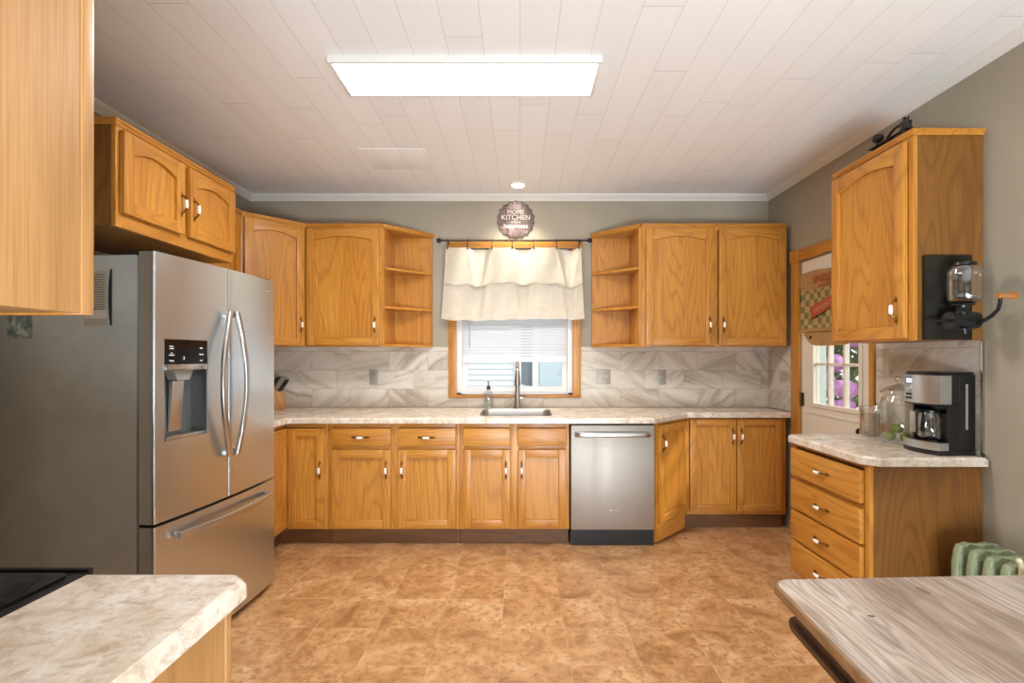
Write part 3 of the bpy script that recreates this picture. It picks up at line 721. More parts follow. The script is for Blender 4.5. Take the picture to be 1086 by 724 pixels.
sk = thing('kitchen_sink', 'undermount stainless steel sink bowl below the faucet', 'sink', ((SX0+SX1)/2, (SY0+SY1)/2, .70))
hx, hy = (SX1-SX0)/2-.0015, (SY1-SY0)/2-.0015
mb = MB(); rings = []
for (ix, z, r) in ((.0, .2335, .06), (.003, .2345, .06), (.005, .231, .06), (.006, .17, .06), (.014, .02, .06), (.045, .0, .05)):
    rings.append([mb.bm.verts.new((p[0], p[1], z)) for p in rrect(-hx+ix, hx-ix, -hy+ix, hy-ix, r)])
for A, B in zip(rings, rings[1:]):
    n = len(A)
    for i in range(n): mb.bm.faces.new((A[i], A[(i+1) % n], B[(i+1) % n], B[i]))
mb.bm.faces.new(rings[-1]); mb.build('bowl', sink_m, sk, 50)
MB().lathe([(0, .004), (.03, .004), (.043, .003), (.045, .0005), (0, .0005)], (0, 0, 0), 20).build('drain', chrome, sk)

# faucet
t = thing('faucet', 'tall brushed nickel pull-down faucet behind the sink', 'faucet', (-.018, 4.20, .935))
MB().lathe([(0, 0), (.034, 0), (.034, .006), (.030, .02), (.026, .06), (.022, .14), (.0185, .22), (0, .22)], seg=20).build('base', chrome, t)
path = [(0, 0, .2), (0, 0, .30)] + [(0, -.075+.075*math.cos(a), .30+.085*math.sin(a)) for a in arc(10, 0, 165)]
MB().tube(path, .0150, 12).build('spout', chrome, t)
e = path[-1]
MB().tube([(0, e[1], e[2]+.005), (0, e[1]-.004, e[2]-.02), (0, e[1]-.012, e[2]-.075), (0, e[1]-.016, e[2]-.12)], [.0155, .019, .025, .028], 14).build('spray_head', chrome, t)
MB().tube([(.012, 0, .085), (.045, 0, .085)], .013, 12).tube([(.045, 0, .085), (.062, -.004, .095), (.075, -.01, .118)], [.011, .008, .006], 10).build('lever', chrome, t)
# soap
t = thing('soap_dispenser', 'clear glass soap bottle with black pump beside the sink', 'bottle', (-.263, 4.19, .935))
MB().lathe([(0, .001), (.040, .001), (.043, .006), (.043, .115), (.040, .132), (.022, .146), (.014, .150), (.014, .162)], seg=24).build('bottle', bottle_m, t)
MB().lathe([(0, .005), (.038, .005), (.039, .075), (0, .075)], seg=20).build('liquid', glass('clear_soap', (.97, .98, .98, 1), .2, .04), t)
MB().lathe([(0, .161), (.017, .161), (.017, .185), (.012, .190), (.005, .192), (.005, .225), (0, .225)], seg=14).box(-.006, .006, -.034, .008, .223, .232).build('pump', black_p, t)

# outlets and switch
def plate(name, label, cat, x, z, wd, hd):
    t = thing(name, label, cat, (x, YB-.0095, z))
    MB().box(-wd/2, wd/2, -.006, 0, -hd/2, hd/2, 0, .002).build('cover_plate', plate_m, t)
    return t
for x, lab in ((-1.262, 'grey duplex outlet in the tile left of the window'), (1.230, 'grey duplex outlet in the tile right of the double switch')):
    t = plate('power_outlet', lab, 'outlet', x, 1.196, .076, .128)
    for z in (-.026, .026):
        r = MB().prism([(.017*math.cos(a), z+.017*math.sin(a)*.85) for a in arc(15, 0, 337)], 'y', -.0085, -.006).build('receptacle', plate_m, t)
        MB().box(-.009, -.006, -.0093, -.0084, z-.002, z+.009).box(.006, .009, -.0093, -.0084, z-.002, z+.009).box(-.002, .002, -.0093, -.0084, z-.012, z-.007).build('slot', black_matte, r)
t = plate('light_switch', 'grey double toggle switch plate in the tile beside the window', 'switch', .725, 1.203, .126, .128)
for x in (-.025, .025): MB().box(x-.004, x+.004, -.016, -.006, -.004, .010, 0, .001).build('toggle', white_p, t)

# ------------------------------------------------------------------ dishwasher
t = thing('dishwasher', 'stainless steel dishwasher with a bar handle under the worktop', 'dishwasher', (.3665, 3.578, 0))
W = .612
MB().box(.008, W-.008, .03, .60, .10, .888).build('body', black_p, t)
d = MB().box(.004, W-.004, -.012, .028, .125, .880, 0, .006).build('door', steel_dw, t)
mb = MB(); rings = []
for i in range(25):
    a = i/24; x = .032+(W-.064)*a; y = -.017-.032*math.sin(math.pi*min(1, max(0, a)))**.35
    rings.append([mb.bm.verts.new((x, y+p, .815+q)) for p, q in ((-.009, -.018), (-.012, -.008), (-.012, .010), (-.008, .017), (.004, .017), (.006, .0), (.004, -.018))])
for A, B in zip(rings, rings[1:]):
    for k in range(7): mb.bm.faces.new((A[k], A[(k+1) % 7], B[(k+1) % 7], B[k]))
mb.bm.faces.new(rings[0]); mb.bm.faces.new(list(reversed(rings[-1])))
mb.build('handle', steel_hi, d, 40)
text('badge', 'Whirlpool', .019, chrome, d, face_mtx(W/2+.015, -.0125, .268), .0008)
MB().tube([(W/2+.015+.012*math.cos(a), -.0132, .284+.007*math.sin(a)) for a in arc(16, 30, 330)], .0011, 6).build('badge', chrome, d)
MB().box(.004, W-.004, .02, .05, .003, .120).build('kick_plate', black_p, t)

# ------------------------------------------------------------------ refrigerator
FW, FT, FB, FS = .882, 1.822, .04, .662
fr = thing('refrigerator', 'stainless steel french door refrigerator with grey side and freezer drawer', 'refrigerator', (-1.548, 2.09, 0), 90-5.2)
# local x runs along the front (away from the viewer), local y into the fridge
MB().box(.006, FW-.006, .084, .735, .03, FT-.012, 0, .006).build('body', fside_m, fr)
MB().box(.022, FW-.022, .0685, .0835, .04, FT-.025).build('gasket', blackout, fr)
mb = MB(); mb.box(.02, .10, .02, .16, FT-.011, FT+.012, 0, .004); mb.build('hinge_cover', black_p, fr)
mb = MB(); mb.box(FW-.10, FW-.02, .02, .16, FT-.011, FT+.012, 0, .004); mb.build('hinge_cover', black_p, fr)
for x in (.06, FW-.06): 
    MB().lathe([(0, 0), (.02, 0), (.02, .029), (0, .029)], (x, .12, 0), 12).lathe([(0, 0), (.02, 0), (.02, .029), (0, .029)], (x, .68, 0), 12).build('foot', black_matte, fr)
bow = lambda x: -.022*(1-((x-FW/2)/(FW/2))**2)
def fdoor(mb, x0, x1, z0, z1, r0=0, r1=0):
    pts = []
    n = max(3, int((x1-x0)/.016))
    if r0:
        for a in arc(6, 180, 270): pts.append((x0+r0+r0*math.cos(a), bow(x0+r0)+r0+r0*math.sin(a)))
    xs = [x0+r0+(x1-r1-x0-r0)*i/n for i in range(n+1)]
    pts += [(x, bow(x)) for x in (xs[1:] if r0 else xs)]
    if r1:
        pts.pop()
        for a in arc(6, 270, 360): pts.append((x1-r1+r1*math.cos(a), bow(x1-r1)+r1+r1*math.sin(a)))
    pts += [(x1, .068), (x0, .068)]
    mb.prism(pts, 'z', z0, z1); return mb
C = FW/2; DX0, DX1, RZ0, RZ1, PZ1 = .052, .292, 1.006, 1.318, 1.452
mb = MB()
fdoor(mb, .002, DX0, FS, FT, .014, 0); fdoor(mb, DX1, C-.003, FS, FT, 0, .006); fdoor(mb, DX0, DX1, FS, RZ0); fdoor(mb, DX0, DX1, PZ1, FT)
dl = mb.build('door', steel_m, fr, 30)
dr = fdoor(MB(), C+.003, FW-.002, FS, FT, .006, .014).build('door', steel_m, fr, 30)
fz = fdoor(MB(), .002, FW-.002, FB, FS-.014, .014, .014).build('freezer_drawer', steel_m, fr, 30)
# dispenser
yb = bow((DX0+DX1)/2)
mb = MB(); mb.prism([(DX0+.001, bow(DX0)), ((DX0+DX1)/2, yb), (DX1-.001, bow(DX1)), (DX1-.001, .05), (DX0+.001, .05)], 'z', RZ1+.024, PZ1-.001)
dp = mb.build('display', black_glass, dl)
for z, s_ in ((1.415, 'Water\nCubed'), (1.386, 'Ice\nCrushed'), (1.357, 'Energy')):
    text('print', s_, .009, ind_m, dp, face_mtx(DX0+.035, bow(DX0+.03)-.0018, z), .0002)
text('print', '3', .02, lcd_m, dp, face_mtx(DX0+.10, bow(DX0+.10)-.001, 1.368), .0002)
for z, s_ in ((1.415, 'Filter'), (1.386, 'Lighting'), (1.357, 'Lock')):
    text('print', s_, .009, ind_m, dp, face_mtx(DX1-.04, bow(DX1-.04)-.0018, z), .0002)
mb = MB(); mb.box(DX0+.001, DX1-.001, yb-.006, .05, RZ1-.002, RZ1+.023, 0, .003); mb.build('trim_bar', steel_hi, dl)
mb = MB()                                       # recess liner
mb.box(DX0+.0005, DX1-.0005, .056, .066, RZ0, RZ1-.003); mb.box(DX0+.0005, DX0+.003, bow(DX0)+.002, .056, RZ0, RZ1-.003); mb.box(DX1-.003, DX1-.0005, bow(DX1)+.002, .056, RZ0, RZ1-.003)
mb.build('recess', simple('grey_recess', lin(112, 114, 115), .3, .6), dl)
mb = MB(); mb.box(DX0+.003, DX1-.003, yb+.004, .056, RZ0+.0005, RZ0+.016, 0, .002); mb.build('drip_tray', steel_hi, dl)
mb = MB(); mb.prism([(DX0+.06, RZ1-.004), (DX1-.06, RZ1-.004), (DX1-.085, RZ1-.05), (DX0+.085, RZ1-.05)], 'y', .004, .05); mb.build('nozzle', simple('grey_nozzle', lin(150, 148, 144), .4), dl)
mb = MB(); mb.prism([(.03, RZ1-.055), (.045, RZ1-.055), (.054, RZ0+.03), (.046, RZ0+.03)], 'x', DX0+.085, DX1-.085); mb.build('paddle', steel_hi, dl)
# handles
def vhandle(door, side):
    xh = C+side*.026; n = 28; z0, z1 = .872, 1.605; L, Rr = [], []
    mb = MB(); rings = []
    for i in range(n+1):
        q = i/n; b = math.sin(math.pi*q)
        x = xh+side*(.082 if side < 0 else .045)*b; y = bow(C)-.024-.026*b; z = z0+(z1-z0)*q
        rings.append([mb.bm.verts.new((x+dx_, y+dy_, z)) for dx_, dy_ in ((-.016, -.005), (-.010, -.012), (.010, -.012), (.016, -.005), (.016, .005), (.010, .010), (-.010, .010), (-.016, .005))])
    for A, B in zip(rings, rings[1:]):
        for k in range(8): mb.bm.faces.new((A[k], A[(k+1) % 8], B[(k+1) % 8], B[k]))
    mb.bm.faces.new(rings[0]); mb.bm.faces.new(list(reversed(rings[-1])))
    mb.box(xh-.010, xh+.010, bow(C)-.028, bow(C)+.006, z0+.004, z0+.03, 0, .003); mb.box(xh-.010, xh+.010, bow(C)-.028, bow(C)+.006, z1-.03, z1-.004, 0, .003)
    mb.build('handle', steel_hi, door, 50)
vhandle(dl, -1); vhandle(dr, 1)
mb = MB(); n = 24; rings = []
for i in range(n+1):
    q = i/n; x = .095+(FW-.19)*q; b = math.sin(math.pi*q); y = bow(x)-.024-.032*b
    rings.append([mb.bm.verts.new((x, y+a, .585+h)) for a, h in ((-.010, -.012), (-.014, 0), (-.010, .012), (.006, .012), (.010, 0), (.006, -.012))])
for A, B in zip(rings, rings[1:]):
    for k in range(6): mb.bm.faces.new((A[k], A[(k+1) % 6], B[(k+1) % 6], B[k]))
mb.bm.faces.new(rings[0]); mb.bm.faces.new(list(reversed(rings[-1])))
for x in (.105, FW-.125): mb.box(x, x+.02, bow(x)-.03, bow(x+.02)+.004, .575, .595, 0, .003)
mb.build('handle', steel_hi, fz, 50)
text('badge', 'SAMSUNG', .016, chrome, dr, face_mtx(FW-.075, bow(FW-.075)-.002, 1.755, 0), .0006)
# papers on the fridge side (side lies in local plane x=.006, looks to local -x)
def on_side(name, label, cat, y0, y1, z0, z1, mat, th=.0015):
    t = thing(name, label, cat, fr.matrix_basis @ Vector((.006, y0, z0)), 90-5.2)
    return t
bpy.context.view_layer.update()
def side_paper(name, label, cat, y0, y1, z0, z1, mat, th=.0015):
    o = MB().box(-th-.0005, -.0005, 0, y1-y0, 0, z1-z0).build(name, mat)
    o.matrix_world = Matrix.Translation(fr.matrix_basis @ Vector((.006, y0, z0))) @ Matrix.Rotation(R(90-5.2), 4, 'Z')
    return tag(o, label, cat)
nt = side_paper('note_card', 'tan printed card stuck on the refrigerator side beside the near wall cabinet', 'paper', .218, .325, 1.508, 1.742, paper_m)
ink = simple('brown_print', lin(104, 92, 78), .9)
mb = MB(); random.seed(3)
for i in range(15):
    z = .215-i*.0105; k = .012
    while k < .080:
        ln = random.uniform(.006, .018); mb.box(-.0025, -.0021, k, min(k+ln, .082), z, z+.004); k += ln+.004
mb.build('print', ink, nt, 0)
MB().box(-.0026, -.0021, .002, .105, .03, .066).build('band', simple('pale_band', lin(196, 186, 176), .8), nt)
o = MB().prism([(-.006, 0), (0, .05), (.003, .12), (0, .19), (-.006, .24), (-.010, .24), (-.010, 0)], 'x', -.006, -.0006).build('magnet_strip', black_matte)
o.matrix_world = Matrix.Translation(fr.matrix_basis @ Vector((.006, .205, 1.508))) @ Matrix.Rotation(R(90-5.2), 4, 'Z'); tag(o, 'thin black magnetic strip along the edge of the printed card on the refrigerator side', 'magnet')
side_paper('photo_print', 'small faded photo print stuck on the refrigerator side at the far left edge', 'photo', .571, .690, 1.455, 1.60, photo_m)

# ------------------------------------------------------------------ range in the near left corner
t = thing('kitchen_range', 'black glass-top range in the near left corner beside the counter', 'range', (-.938, 1.07, 0), 180)
W = .756
MB().box(.001, W, .0, .62, .06, .895).build('body', black_p, t)
MB().box(.0, W, -.012, .63, .896, .906, 0, .004).box(0, W, -.02, -.005, .88, .912, 0, .004).build('cooktop_frame', black_p, t)
MB().prism(rrect(.02, W-.02, .012, .60, .02), 'z', .9062, .913, 0, .002).build('cooktop', black_glass, t)
od = MB().box(.01, W-.01, -.03, -.001, .22, .78, 0, .006).build('oven_door', black_p, t)
MB().tube([(.06, -.03, .73), (.06, -.07, .73), (W-.06, -.07, .73), (W-.06, -.03, .73)], .011, 10).build('handle', steel_hi, od)
MB().box(.01, W-.01, -.02, -.001, .07, .21, 0, .005).build('drawer', black_p, t)
for x in (.05, W-.05): MB().lathe([(0, 0), (.02, 0), (.02, .06), (0, .06)], (x, .05, 0), 10).lathe([(0, 0), (.02, 0), (.02, .06), (0, .06)], (x, .57, 0), 10).build('foot', black_matte, t)

# ------------------------------------------------------------------ table
t = thing('dining_table', 'weathered wooden table with rounded corner and dark apron in the near right corner', 'table', (.66, .5, 0))
def tout(ins, fx=1.10):
    c = [(.030, .872), (1.02, .912), (1.02, -.20), (-.050, -.20)]     # far-left, far-right, near-right, near-left relative to (.66,.5)
    r = .05; pts = []
    P = [Vector(p) for p in (c[0], c[3], c[2], c[1])]               # counter-clockwise
    ctr = sum(P, Vector((0, 0)))/4
    for i in range(4):
        p0, p1, p2 = P[i-1], P[i], P[(i+1) % 4]
        d1, d2 = (p1-p0).normalized(), (p2-p1).normalized()
        n1, n2 = Vector((-d1.y, d1.x)), Vector((-d2.y, d2.x)); bis = (n1+n2).normalized(); p = p1+bis*ins/bis.dot(n1)
        a, b = p-d1*r, p+d2*r
        for k in range(7):
            q = k/6; pts.append(tuple(a*(1-q)**2+p*2*q*(1-q)+b*q*q))
    return pts
mb = MB(); levels = ((.732, .006), (.737, 0), (.750, 0), (.757, .003), (.760, .009)); rings = []
for z, ins in levels: rings.append([mb.bm.verts.new((*p, z)) for p in tout(ins)])
n = len(rings[0])
for j, (A, B) in enumerate(zip(rings, rings[1:])):
    for i in range(n): f = mb.bm.faces.new((A[i], A[(i+1) % n], B[(i+1) % n], B[i])); f.material_index = 1
mb.bm.faces.new(rings[-1]); f = mb.bm.faces.new(list(reversed(rings[0]))); f.material_index = 1
mb.build('table_top', [table_m, table_edge], t, 40)
mb = MB(); mb.prism(tout(.024), 'z', .718, .7315, 0, .003); mb.build('under_moulding', table_dark, t)
mb = MB(); mb.prism(tout(.040), 'z', .672, .7175); mb.build('apron', table_dark, t)
mb = MB(); mb.prism(tout(.028), 'z', .656, .6715, 0, .004); mb.build('apron_bead', table_dark, t)
for x, y in ((.22, .66), (.86, .70), (.86, -.06), (.16, -.06)):
    MB().lathe([(0, 0), (.02, 0), (.026, .03), (.02, .06), (.03, .2), (.036, .35), (.026, .42), (.036, .46), (.036, .655), (0, .655)], (x, y, 0), 16).build('leg', table_dark, t)
# shallow raised board of the top
# ------------------------------------------------------------------ radiator
t = thing('radiator', 'sage green cast iron column radiator against the right wall behind the table', 'radiator', (1.885, 0, .006))
def section():
    mb = MB(); w_ = .215
    pts = [(.0, .04), (.006, .47), (.012, .53), (.024, .553), (.040, .556), (.056, .548), (.075, .545), (.095, .552), (.108, .555), (.121, .552), (.140, .545), (.160, .548), (.176, .556), (.192, .553), (.204, .53), (.210, .47), (.215, .04)]
    mb.prism(pts, 'y', -.017, .017, 0, .011)
    for x in (.03, .108, .186): mb.tube([(x, 0, .06), (x, 0, .52)], .024, 12)
    return mb
s0 = section().build('section', rad_m, t); s0.location = (0, 2.15, 0)
for i in range(1, 9):
    c = s0.copy(); COL.objects.link(c); c.parent = t; c.location = (0, 2.15-.071*i, 0)
MB().tube([(.108, 1.56, .50), (.108, 2.165, .50)], .02, 12).tube([(.108, 1.56, .10), (.108, 2.165, .10)], .02, 12).build('connector_pipe', rad_m, t)
for y in (2.15, 2.15-.071*8): 
    for x in (.025, .19): MB().lathe([(0, 0), (.022, 0), (.016, .02), (.014, .05), (0, .05)], (x, y, 0), 10).build('foot', rad_m, t)
MB().tube([(.050, 1.902, .515), (.048, 1.902, .56), (.040, 1.900, .578)], [.012, .010, .008], 10).ball((.034, 1.898, .584), .012, 0).build('air_valve', simple('painted_valve', lin(214, 202, 166), .4), t)

# ------------------------------------------------------------------ back door
dr_ = thing('door_1', 'cream back door with nine-light glass and oak casing', 'door', (XR, 0, 0), kind='structure'); del dr_['category']
mb = MB(); x0, x1 = .004, .045
GY0, GY1, GZ0, GZ1 = 3.14, 3.635, 1.03, 1.90
mb.box(x0, x1, DY0+.004, GY0, .01, DZ-.005); mb.box(x0, x1, GY1, DY1-.004, .01, DZ-.005)
mb.box(x0, x1, GY0, GY1, .01, GZ0); mb.box(x0, x1, GY0, GY1, GZ1, DZ-.005)
mb.box(x0-.006, x0, DY0+.10, DY1-.10, .95, .965, 0, .002); mb.box(x0-.006, x0, DY0+.10, DY1-.10, .25, .265, 0, .002)
mb.build('slab', doorpaint, dr_)
mb = MB()
for y in (GY0-.025, GY1-.005): mb.box(-.006, .003, y, y+.03, GZ0-.025, GZ1+.025, 0, .003)
for z in (GZ0-.025, GZ1-.005): mb.box(-.006, .003, GY0, GY1, z, z+.03, 0, .003)
mb.build('glazing_bead', doorpaint, dr_)
mb = MB()
for i in (1, 2): y = GY0+(GY1-GY0)*i/3; mb.box(.006, .040, y-.010, y+.010, GZ0, GZ1, 0, .003)
for i in (1, 2): z = GZ0+(GZ1-GZ0)*i/3; mb.box(.006, .040, GY0, GY1, z-.010, z+.010, 0, .003)
mb.build('muntin', doorpaint, dr_)
MB().box(.021, .025, GY0, GY1, GZ0, GZ1).build('pane', pane_m, dr_)
mb = MB(); mb.box(-.022, 0, DY1, 3.90, 0, DZ+.02, 0, .004); mb.box(-.022, 0, 2.990, DY0, 0, DZ, 0, .003); mb.box(-.03, 0, DY1-.004, 3.912, DZ+.005, 2.20, 0, .005)
mb.build('casing', oak_v, dr_)
mb = MB(); mb.box(-.022, 0, 2.94, DY1-.004, DZ+.005, 2.19, 0, .004); mb.build('casing_rail', oak_y, dr_)
for z in (1.00, 1.79):
    MB().box(-.003, .003, DY1-.035, DY1-.001, z, z+.10).tube([(-.008, DY1-.003, z-.004), (-.008, DY1-.003, z+.104)], .006, 8).build('hinge', hinge_m, dr_)
MB().tube([(.004, 3.075, .905), (-.03, 3.075, .905)], .009, 10).ball((-.045, 3.075, .905), .026, 0, 14, (.8, 1, 1)).build('door_knob', rust, dr_)
# feed sack hung over the door; local frame: x along the wall towards the viewer, -y into the room
fs = thing('feed_sack_valance', 'tan burlap feed sack printed with green checks hung as a valance on the back door', 'curtain', (XR-.014, 3.745, 1.56), -90)
SW = .69
def sackpt(u, v): 
    x = u*SW; z = v*.435 + .008*math.sin(u*9)*(1 if v > .9 else .4)
    return (x, -.012-.006*math.sin(u*14+v*3)-.004*math.sin(v*9+u*4), z)
mb = MB(); mb.grid(sackpt, 60, 24); mb.grid(lambda u, v: (sackpt(u, v)[0], sackpt(u, v)[1]+.006, sackpt(u, v)[2]), 60, 24)
sb = mb.build('sack', sack_m, fs, 60)
def ft(u, v):
    x = .035+u*(SW-.07); drop = .105*(1-abs(2*u-1)**5)
    return (x, -.013-.003*math.sin(u*12), -.004-v*drop)
mb = MB(); mb.grid(ft, 40, 8); mb.grid(lambda u, v: (ft(u, v)[0], ft(u, v)[1]+.005, ft(u, v)[2]), 40, 8)
fl = mb.build('flap', sack_m, fs, 60)
MB().tube([(-.006, -.020, .0), (.2, -.022, .004), (.45, -.022, -.002), (SW+.006, -.020, 0)], .010, 8).build('hem_roll', sack_m, fs)
MB().tube([(.13+.010*math.cos(a), -.020, -.045+.010*math.sin(a)) for a in arc(12, 0, 330)], .0025, 6, closed=True).build('grommet', rust, fl)
text('print', 'PURINA', .092, red_ink, sb, face_mtx(.30, -.0245, .372, 180, .86), .0006)
text('print', 'CHOWS', .036, red_ink, sb, face_mtx(.31, -.0245, .318, 180, 1.2), .0006)
bn = MB().prism([(.14, .090), (.42, .165), (.42, .250), (.14, .175)], 'y', -.0245, -.0235).build('banner', red_ink, sb)
text('print', 'CHECKERS', .042, pale_ink, bn, Matrix.Translation((.28, -.0252, .170)) @ Matrix.Rotation(R(90), 4, 'X') @ Matrix.Rotation(R(15+180), 4, 'Z'), .0005)
# outdoors on the porch side
t = thing('porch_post', 'pale green porch post outside the back door', 'post', (2.75, 4.56, -.3))
MB().box(-.05, .05, -.05, .05, .1, 2.9, 0, .006).build('shaft', green_post, t); MB().box(-.075, .075, -.075, .075, 0, .10, 0, .008).build('base', green_post, t)
sh = thing('flowering_shrub', 'shrub with magenta blossoms outside the back door', 'shrub', (3.75, 5.75, -.3))
random.seed(11); mb = MB()
for i in range(4200):
    th = random.uniform(0, 6.283); ph = random.uniform(-.2, 1.57); rr = random.uniform(.55, 1.0)
    c = Vector((rr*1.05*math.cos(th)*math.cos(ph), rr*1.35*math.sin(th)*math.cos(ph), 1.0+rr*1.5*math.sin(ph)))
    a = Vector((random.gauss(0, 1), random.gauss(0, 1), random.gauss(0, .6))).normalized(); b = a.cross(Vector((random.random(), random.random(), 1))).normalized()
    L, Wd = random.uniform(.09, .17), .032
    vs = [mb.bm.verts.new(c+q) for q in (a*-L/2, b*Wd, a*L/2, b*-Wd)]; mb.bm.faces.new(vs)
mb.build('foliage', leaf_m, sh, 0)
mb = MB()
for k in range(6): a = k*1.05; mb.tube([(0, 0, 0), (.15*math.cos(a), .2*math.sin(a), .5), (.5*math.cos(a), .6*math.sin(a), 1.5)], [.03, .022, .01], 6)
mb.build('stem', simple('bark', lin(90, 70, 52), .9), sh)
mb = MB()
g = bmesh.ops.create_icosphere(mb.bm, subdivisions=3, radius=.085)
for v in g['verts']: v.co *= 1+.22*math.sin(v.co.x*120)*math.sin(v.co.y*110+1)*math.sin(v.co.z*130+2)
bl = mb.build('blossom', petal_m, sh, 60)
for i in range(95):
    th = random.uniform(2.6, 5.0); z = random.uniform(.75, 2.2); k = math.sqrt(max(.05, 1-((z-1.0)/1.55)**2))
    o = bl if i == 0 else bl.copy()
    if i: COL.objects.link(o); o.parent = sh
    o.location = (1.05*k*math.cos(th), 1.35*k*math.sin(th), z); o.rotation_euler = (random.random()*6, random.random()*6, 0)

# ------------------------------------------------------------------ curtain, rod, blind, sign
t = thing('curtain_rod', 'thin black curtain rod with ball finials above the window', 'curtain rod', (0, 4.19, 2.358))
MB().tube([(-.66, 0, 0), (.572, 0, 0)], .0075, 10).build('rod', iron, t)
for s_, x in ((-1, -.66), (1, .572)):
    MB().ball((x+s_*.024, 0, 0), .021, 0, 14).tube([(x, 0, 0), (x+s_*.012, 0, 0)], .013, 10).build('finial', iron, t)
for x in (-.605, .517): MB().tube([(x, 0, -.012), (x, .05, -.014), (x, .094, -.014)], .006, 8).box(x-.012, x+.012, .092, .100, -.045, .02).build('bracket', iron, t)
clips = (.012, .16, .34, .49, .65, .82, .985)
ct = thing('window_valance', 'cream fabric curtain folded over in two tiers, clipped to the black rod', 'curtain', (0, 4.19, 1.68))
CX0, CX1 = -.622, .520
def sag(u):
    for a, b in zip(clips, clips[1:]):
        if a <= u <= b: return math.sin(math.pi*(u-a)/(b-a)), (u-a)/(b-a)
    return 0, 0
def pleat(q, v): return .052*min(1, 1.8*max(0, 1-abs(2*q-1)/(1.02-.72*v)))*(1-.75*v)
def cl(u, v, front):
    s_, q = sag(u); fade = 1-.5*v
    x = CX0+(CX1-CX0)*u
    wave = .030*s_*(1 if int(u*50) % 1 == 0 else 1)
    k = clips.index(max([c for c in clips if c <= u], default=clips[0])) if u >= clips[0] else 0
    sg = (1, -.7, .8, -1, .9, -.8, .5)[k]
    y = (pleat(q, v) if sg < 0 else -.026*s_*fade)+.006*math.sin(u*31+v*4)*v
    if front:
        z = .617-.026*s_*(.35+.65*(sg < 0)) - v*(.295+.010*math.sin(u*7+1)+.008*s_)
        return (x-.010*v*(1-2*u), y-.016-.010*v, z)
    z = .612-.012*s_-v*(.597+.012*math.sin(u*5.2+.6))+(.03*(.5-u)*v*.5)
    return (x*(1+.06*v)-.002, y*.8+.004-.010*v*(1+math.sin(u*22)*.6), z)
mb = MB(); mb.grid(lambda u, v: cl(u, v, False), 130, 30); mb.build('lower_tier', cloth_m, ct, 70)
mb = MB(); mb.grid(lambda u, v: cl(u, v, True), 130, 18); mb.build('upper_tier', cloth_m, ct, 70)
for c in clips:
    x = CX0+(CX1-CX0)*c
    MB().tube([(x, .0145*math.cos(a), .678+.0155*math.sin(a)) for a in arc(14, 0, 340)], .0022, 6, closed=True).tube([(x, -.004, .664), (x, -.006, .612)], .003, 6).box(x-.006, x+.006, -.026, .006, .600, .622, 0, .002).build('clip_ring', iron, ct)
bl_ = thing('window_blind', 'white horizontal mini blind half lowered in the window', 'blind', (0, YB, 0))
mb = MB(); z = 1.395
while z < 2.24:
    mb.prism([(-.002, z-.012), (.020, z+.010), (.0212, z+.009), (-.0008, z-.013)], 'x', WX0+.06, WX1-.06); z += .0250
mb.build('slats', blind_m, bl_, 0)
MB().box(WX0+.055, WX1-.055, -.008, .030, 1.328, 1.378, 0, .004).build('bottom_rail', blind_m, bl_)
MB().box(WX0+.05, WX1-.05, -.008, .034, 2.25, 2.30, 0, .003).build('head_rail', blind_m, bl_)
MB().tube([(WX0+.115, -.012, 2.25), (WX0+.115, -.012, 1.45)], .004, 8).build('wand', simple('clear_wand', lin(180, 184, 186), .3), bl_)
mb = MB()
for x in (-.3, .21): mb.tube([(x, -.006, 2.25), (x, -.006, 1.378)], .0012, 5)
mb.build('ladder_cord', white_p, bl_)
sg = thing('wall_sign', 'round scalloped metal sign with kitchen lettering above the curtain rod', 'sign', (-.033, YB-.001, 2.562))
pts = []
for k in range(160):
    a = 2*math.pi*k/160; r = .147+.018*abs(math.sin(a*9)); pts.append((r*math.cos(a), r*math.sin(a)))
MB().prism(pts, 'y', -.012, 0, 0, .002).build('plate', sign_m, sg, 20)
mb = MB()
for k in range(18):
    a = 2*math.pi*(k+.5)/18
    mb.tube([((.135+.022*math.cos(b))*math.cos(a)-.022*math.sin(b)*math.sin(a), -.0125, (.135+.022*math.cos(b))*math.sin(a)+.022*math.sin(b)*math.cos(a)) for b in arc(8, -95, 95)], .0025, 5)
mb.build('petal_rim', simple('rosy_sign_rim', lin(92, 70, 66), .4, .4), sg)
for s_, z, sz, sx_ in (('MOMS', .060, .052, 1.0), ('KITCHEN', .016, .060, 1.0), ('is full of', -.024, .024, 1.1), ('happiness', -.058, .054, 1.0)):
    text('lettering', s_, sz, sign_txt, sg, face_mtx(0, -.0128, z, 0, sx_), .0008)

# ------------------------------------------------------------------ ceiling fixtures
t = thing('ceiling_light', 'long white LED panel light on the ceiling', 'ceiling light', (-.255, 2.45, ZC))
HW, HD = .640, .155
mb = MB()
for a in ((-HW, HW, -HD, -HD+.018), (-HW, HW, HD-.018, HD), (-HW, -HW+.018, -HD+.018, HD-.018), (HW-.018, HW, -HD+.018, HD-.018)): mb.box(a[0], a[1], a[2], a[3], -.034, -.0005, 0, .002)
mb.build('frame', simple('white_light_frame', lin(228, 224, 218), .4), t)
MB().box(-HW+.0185, HW-.0185, -HD+.0185, HD-.0185, -.030, -.010).build('diffuser', diff_m, t)
t = thing('recessed_light', 'small round recessed ceiling light above the sign', 'ceiling light', (-.013, 4.03, ZC))
MB().lathe([(.052, -.001), (.078, -.001), (.078, -.006), (.070, -.010), (.052, -.008), (.052, -.001)], seg=28).build('trim_ring', white_p, t)
MB().lathe([(0, -.004), (.050, -.004), (.050, -.001), (0, -.001)], seg=24).build('lens', bulb_m, t)
sp = bpy.data.lights.new('recessed_beam', 'SPOT'); sp.energy = SPOT_W; sp.spot_size = R(110); sp.spot_blend = .6; sp.shadow_soft_size = .04; sp.color = (1, .92, .8)
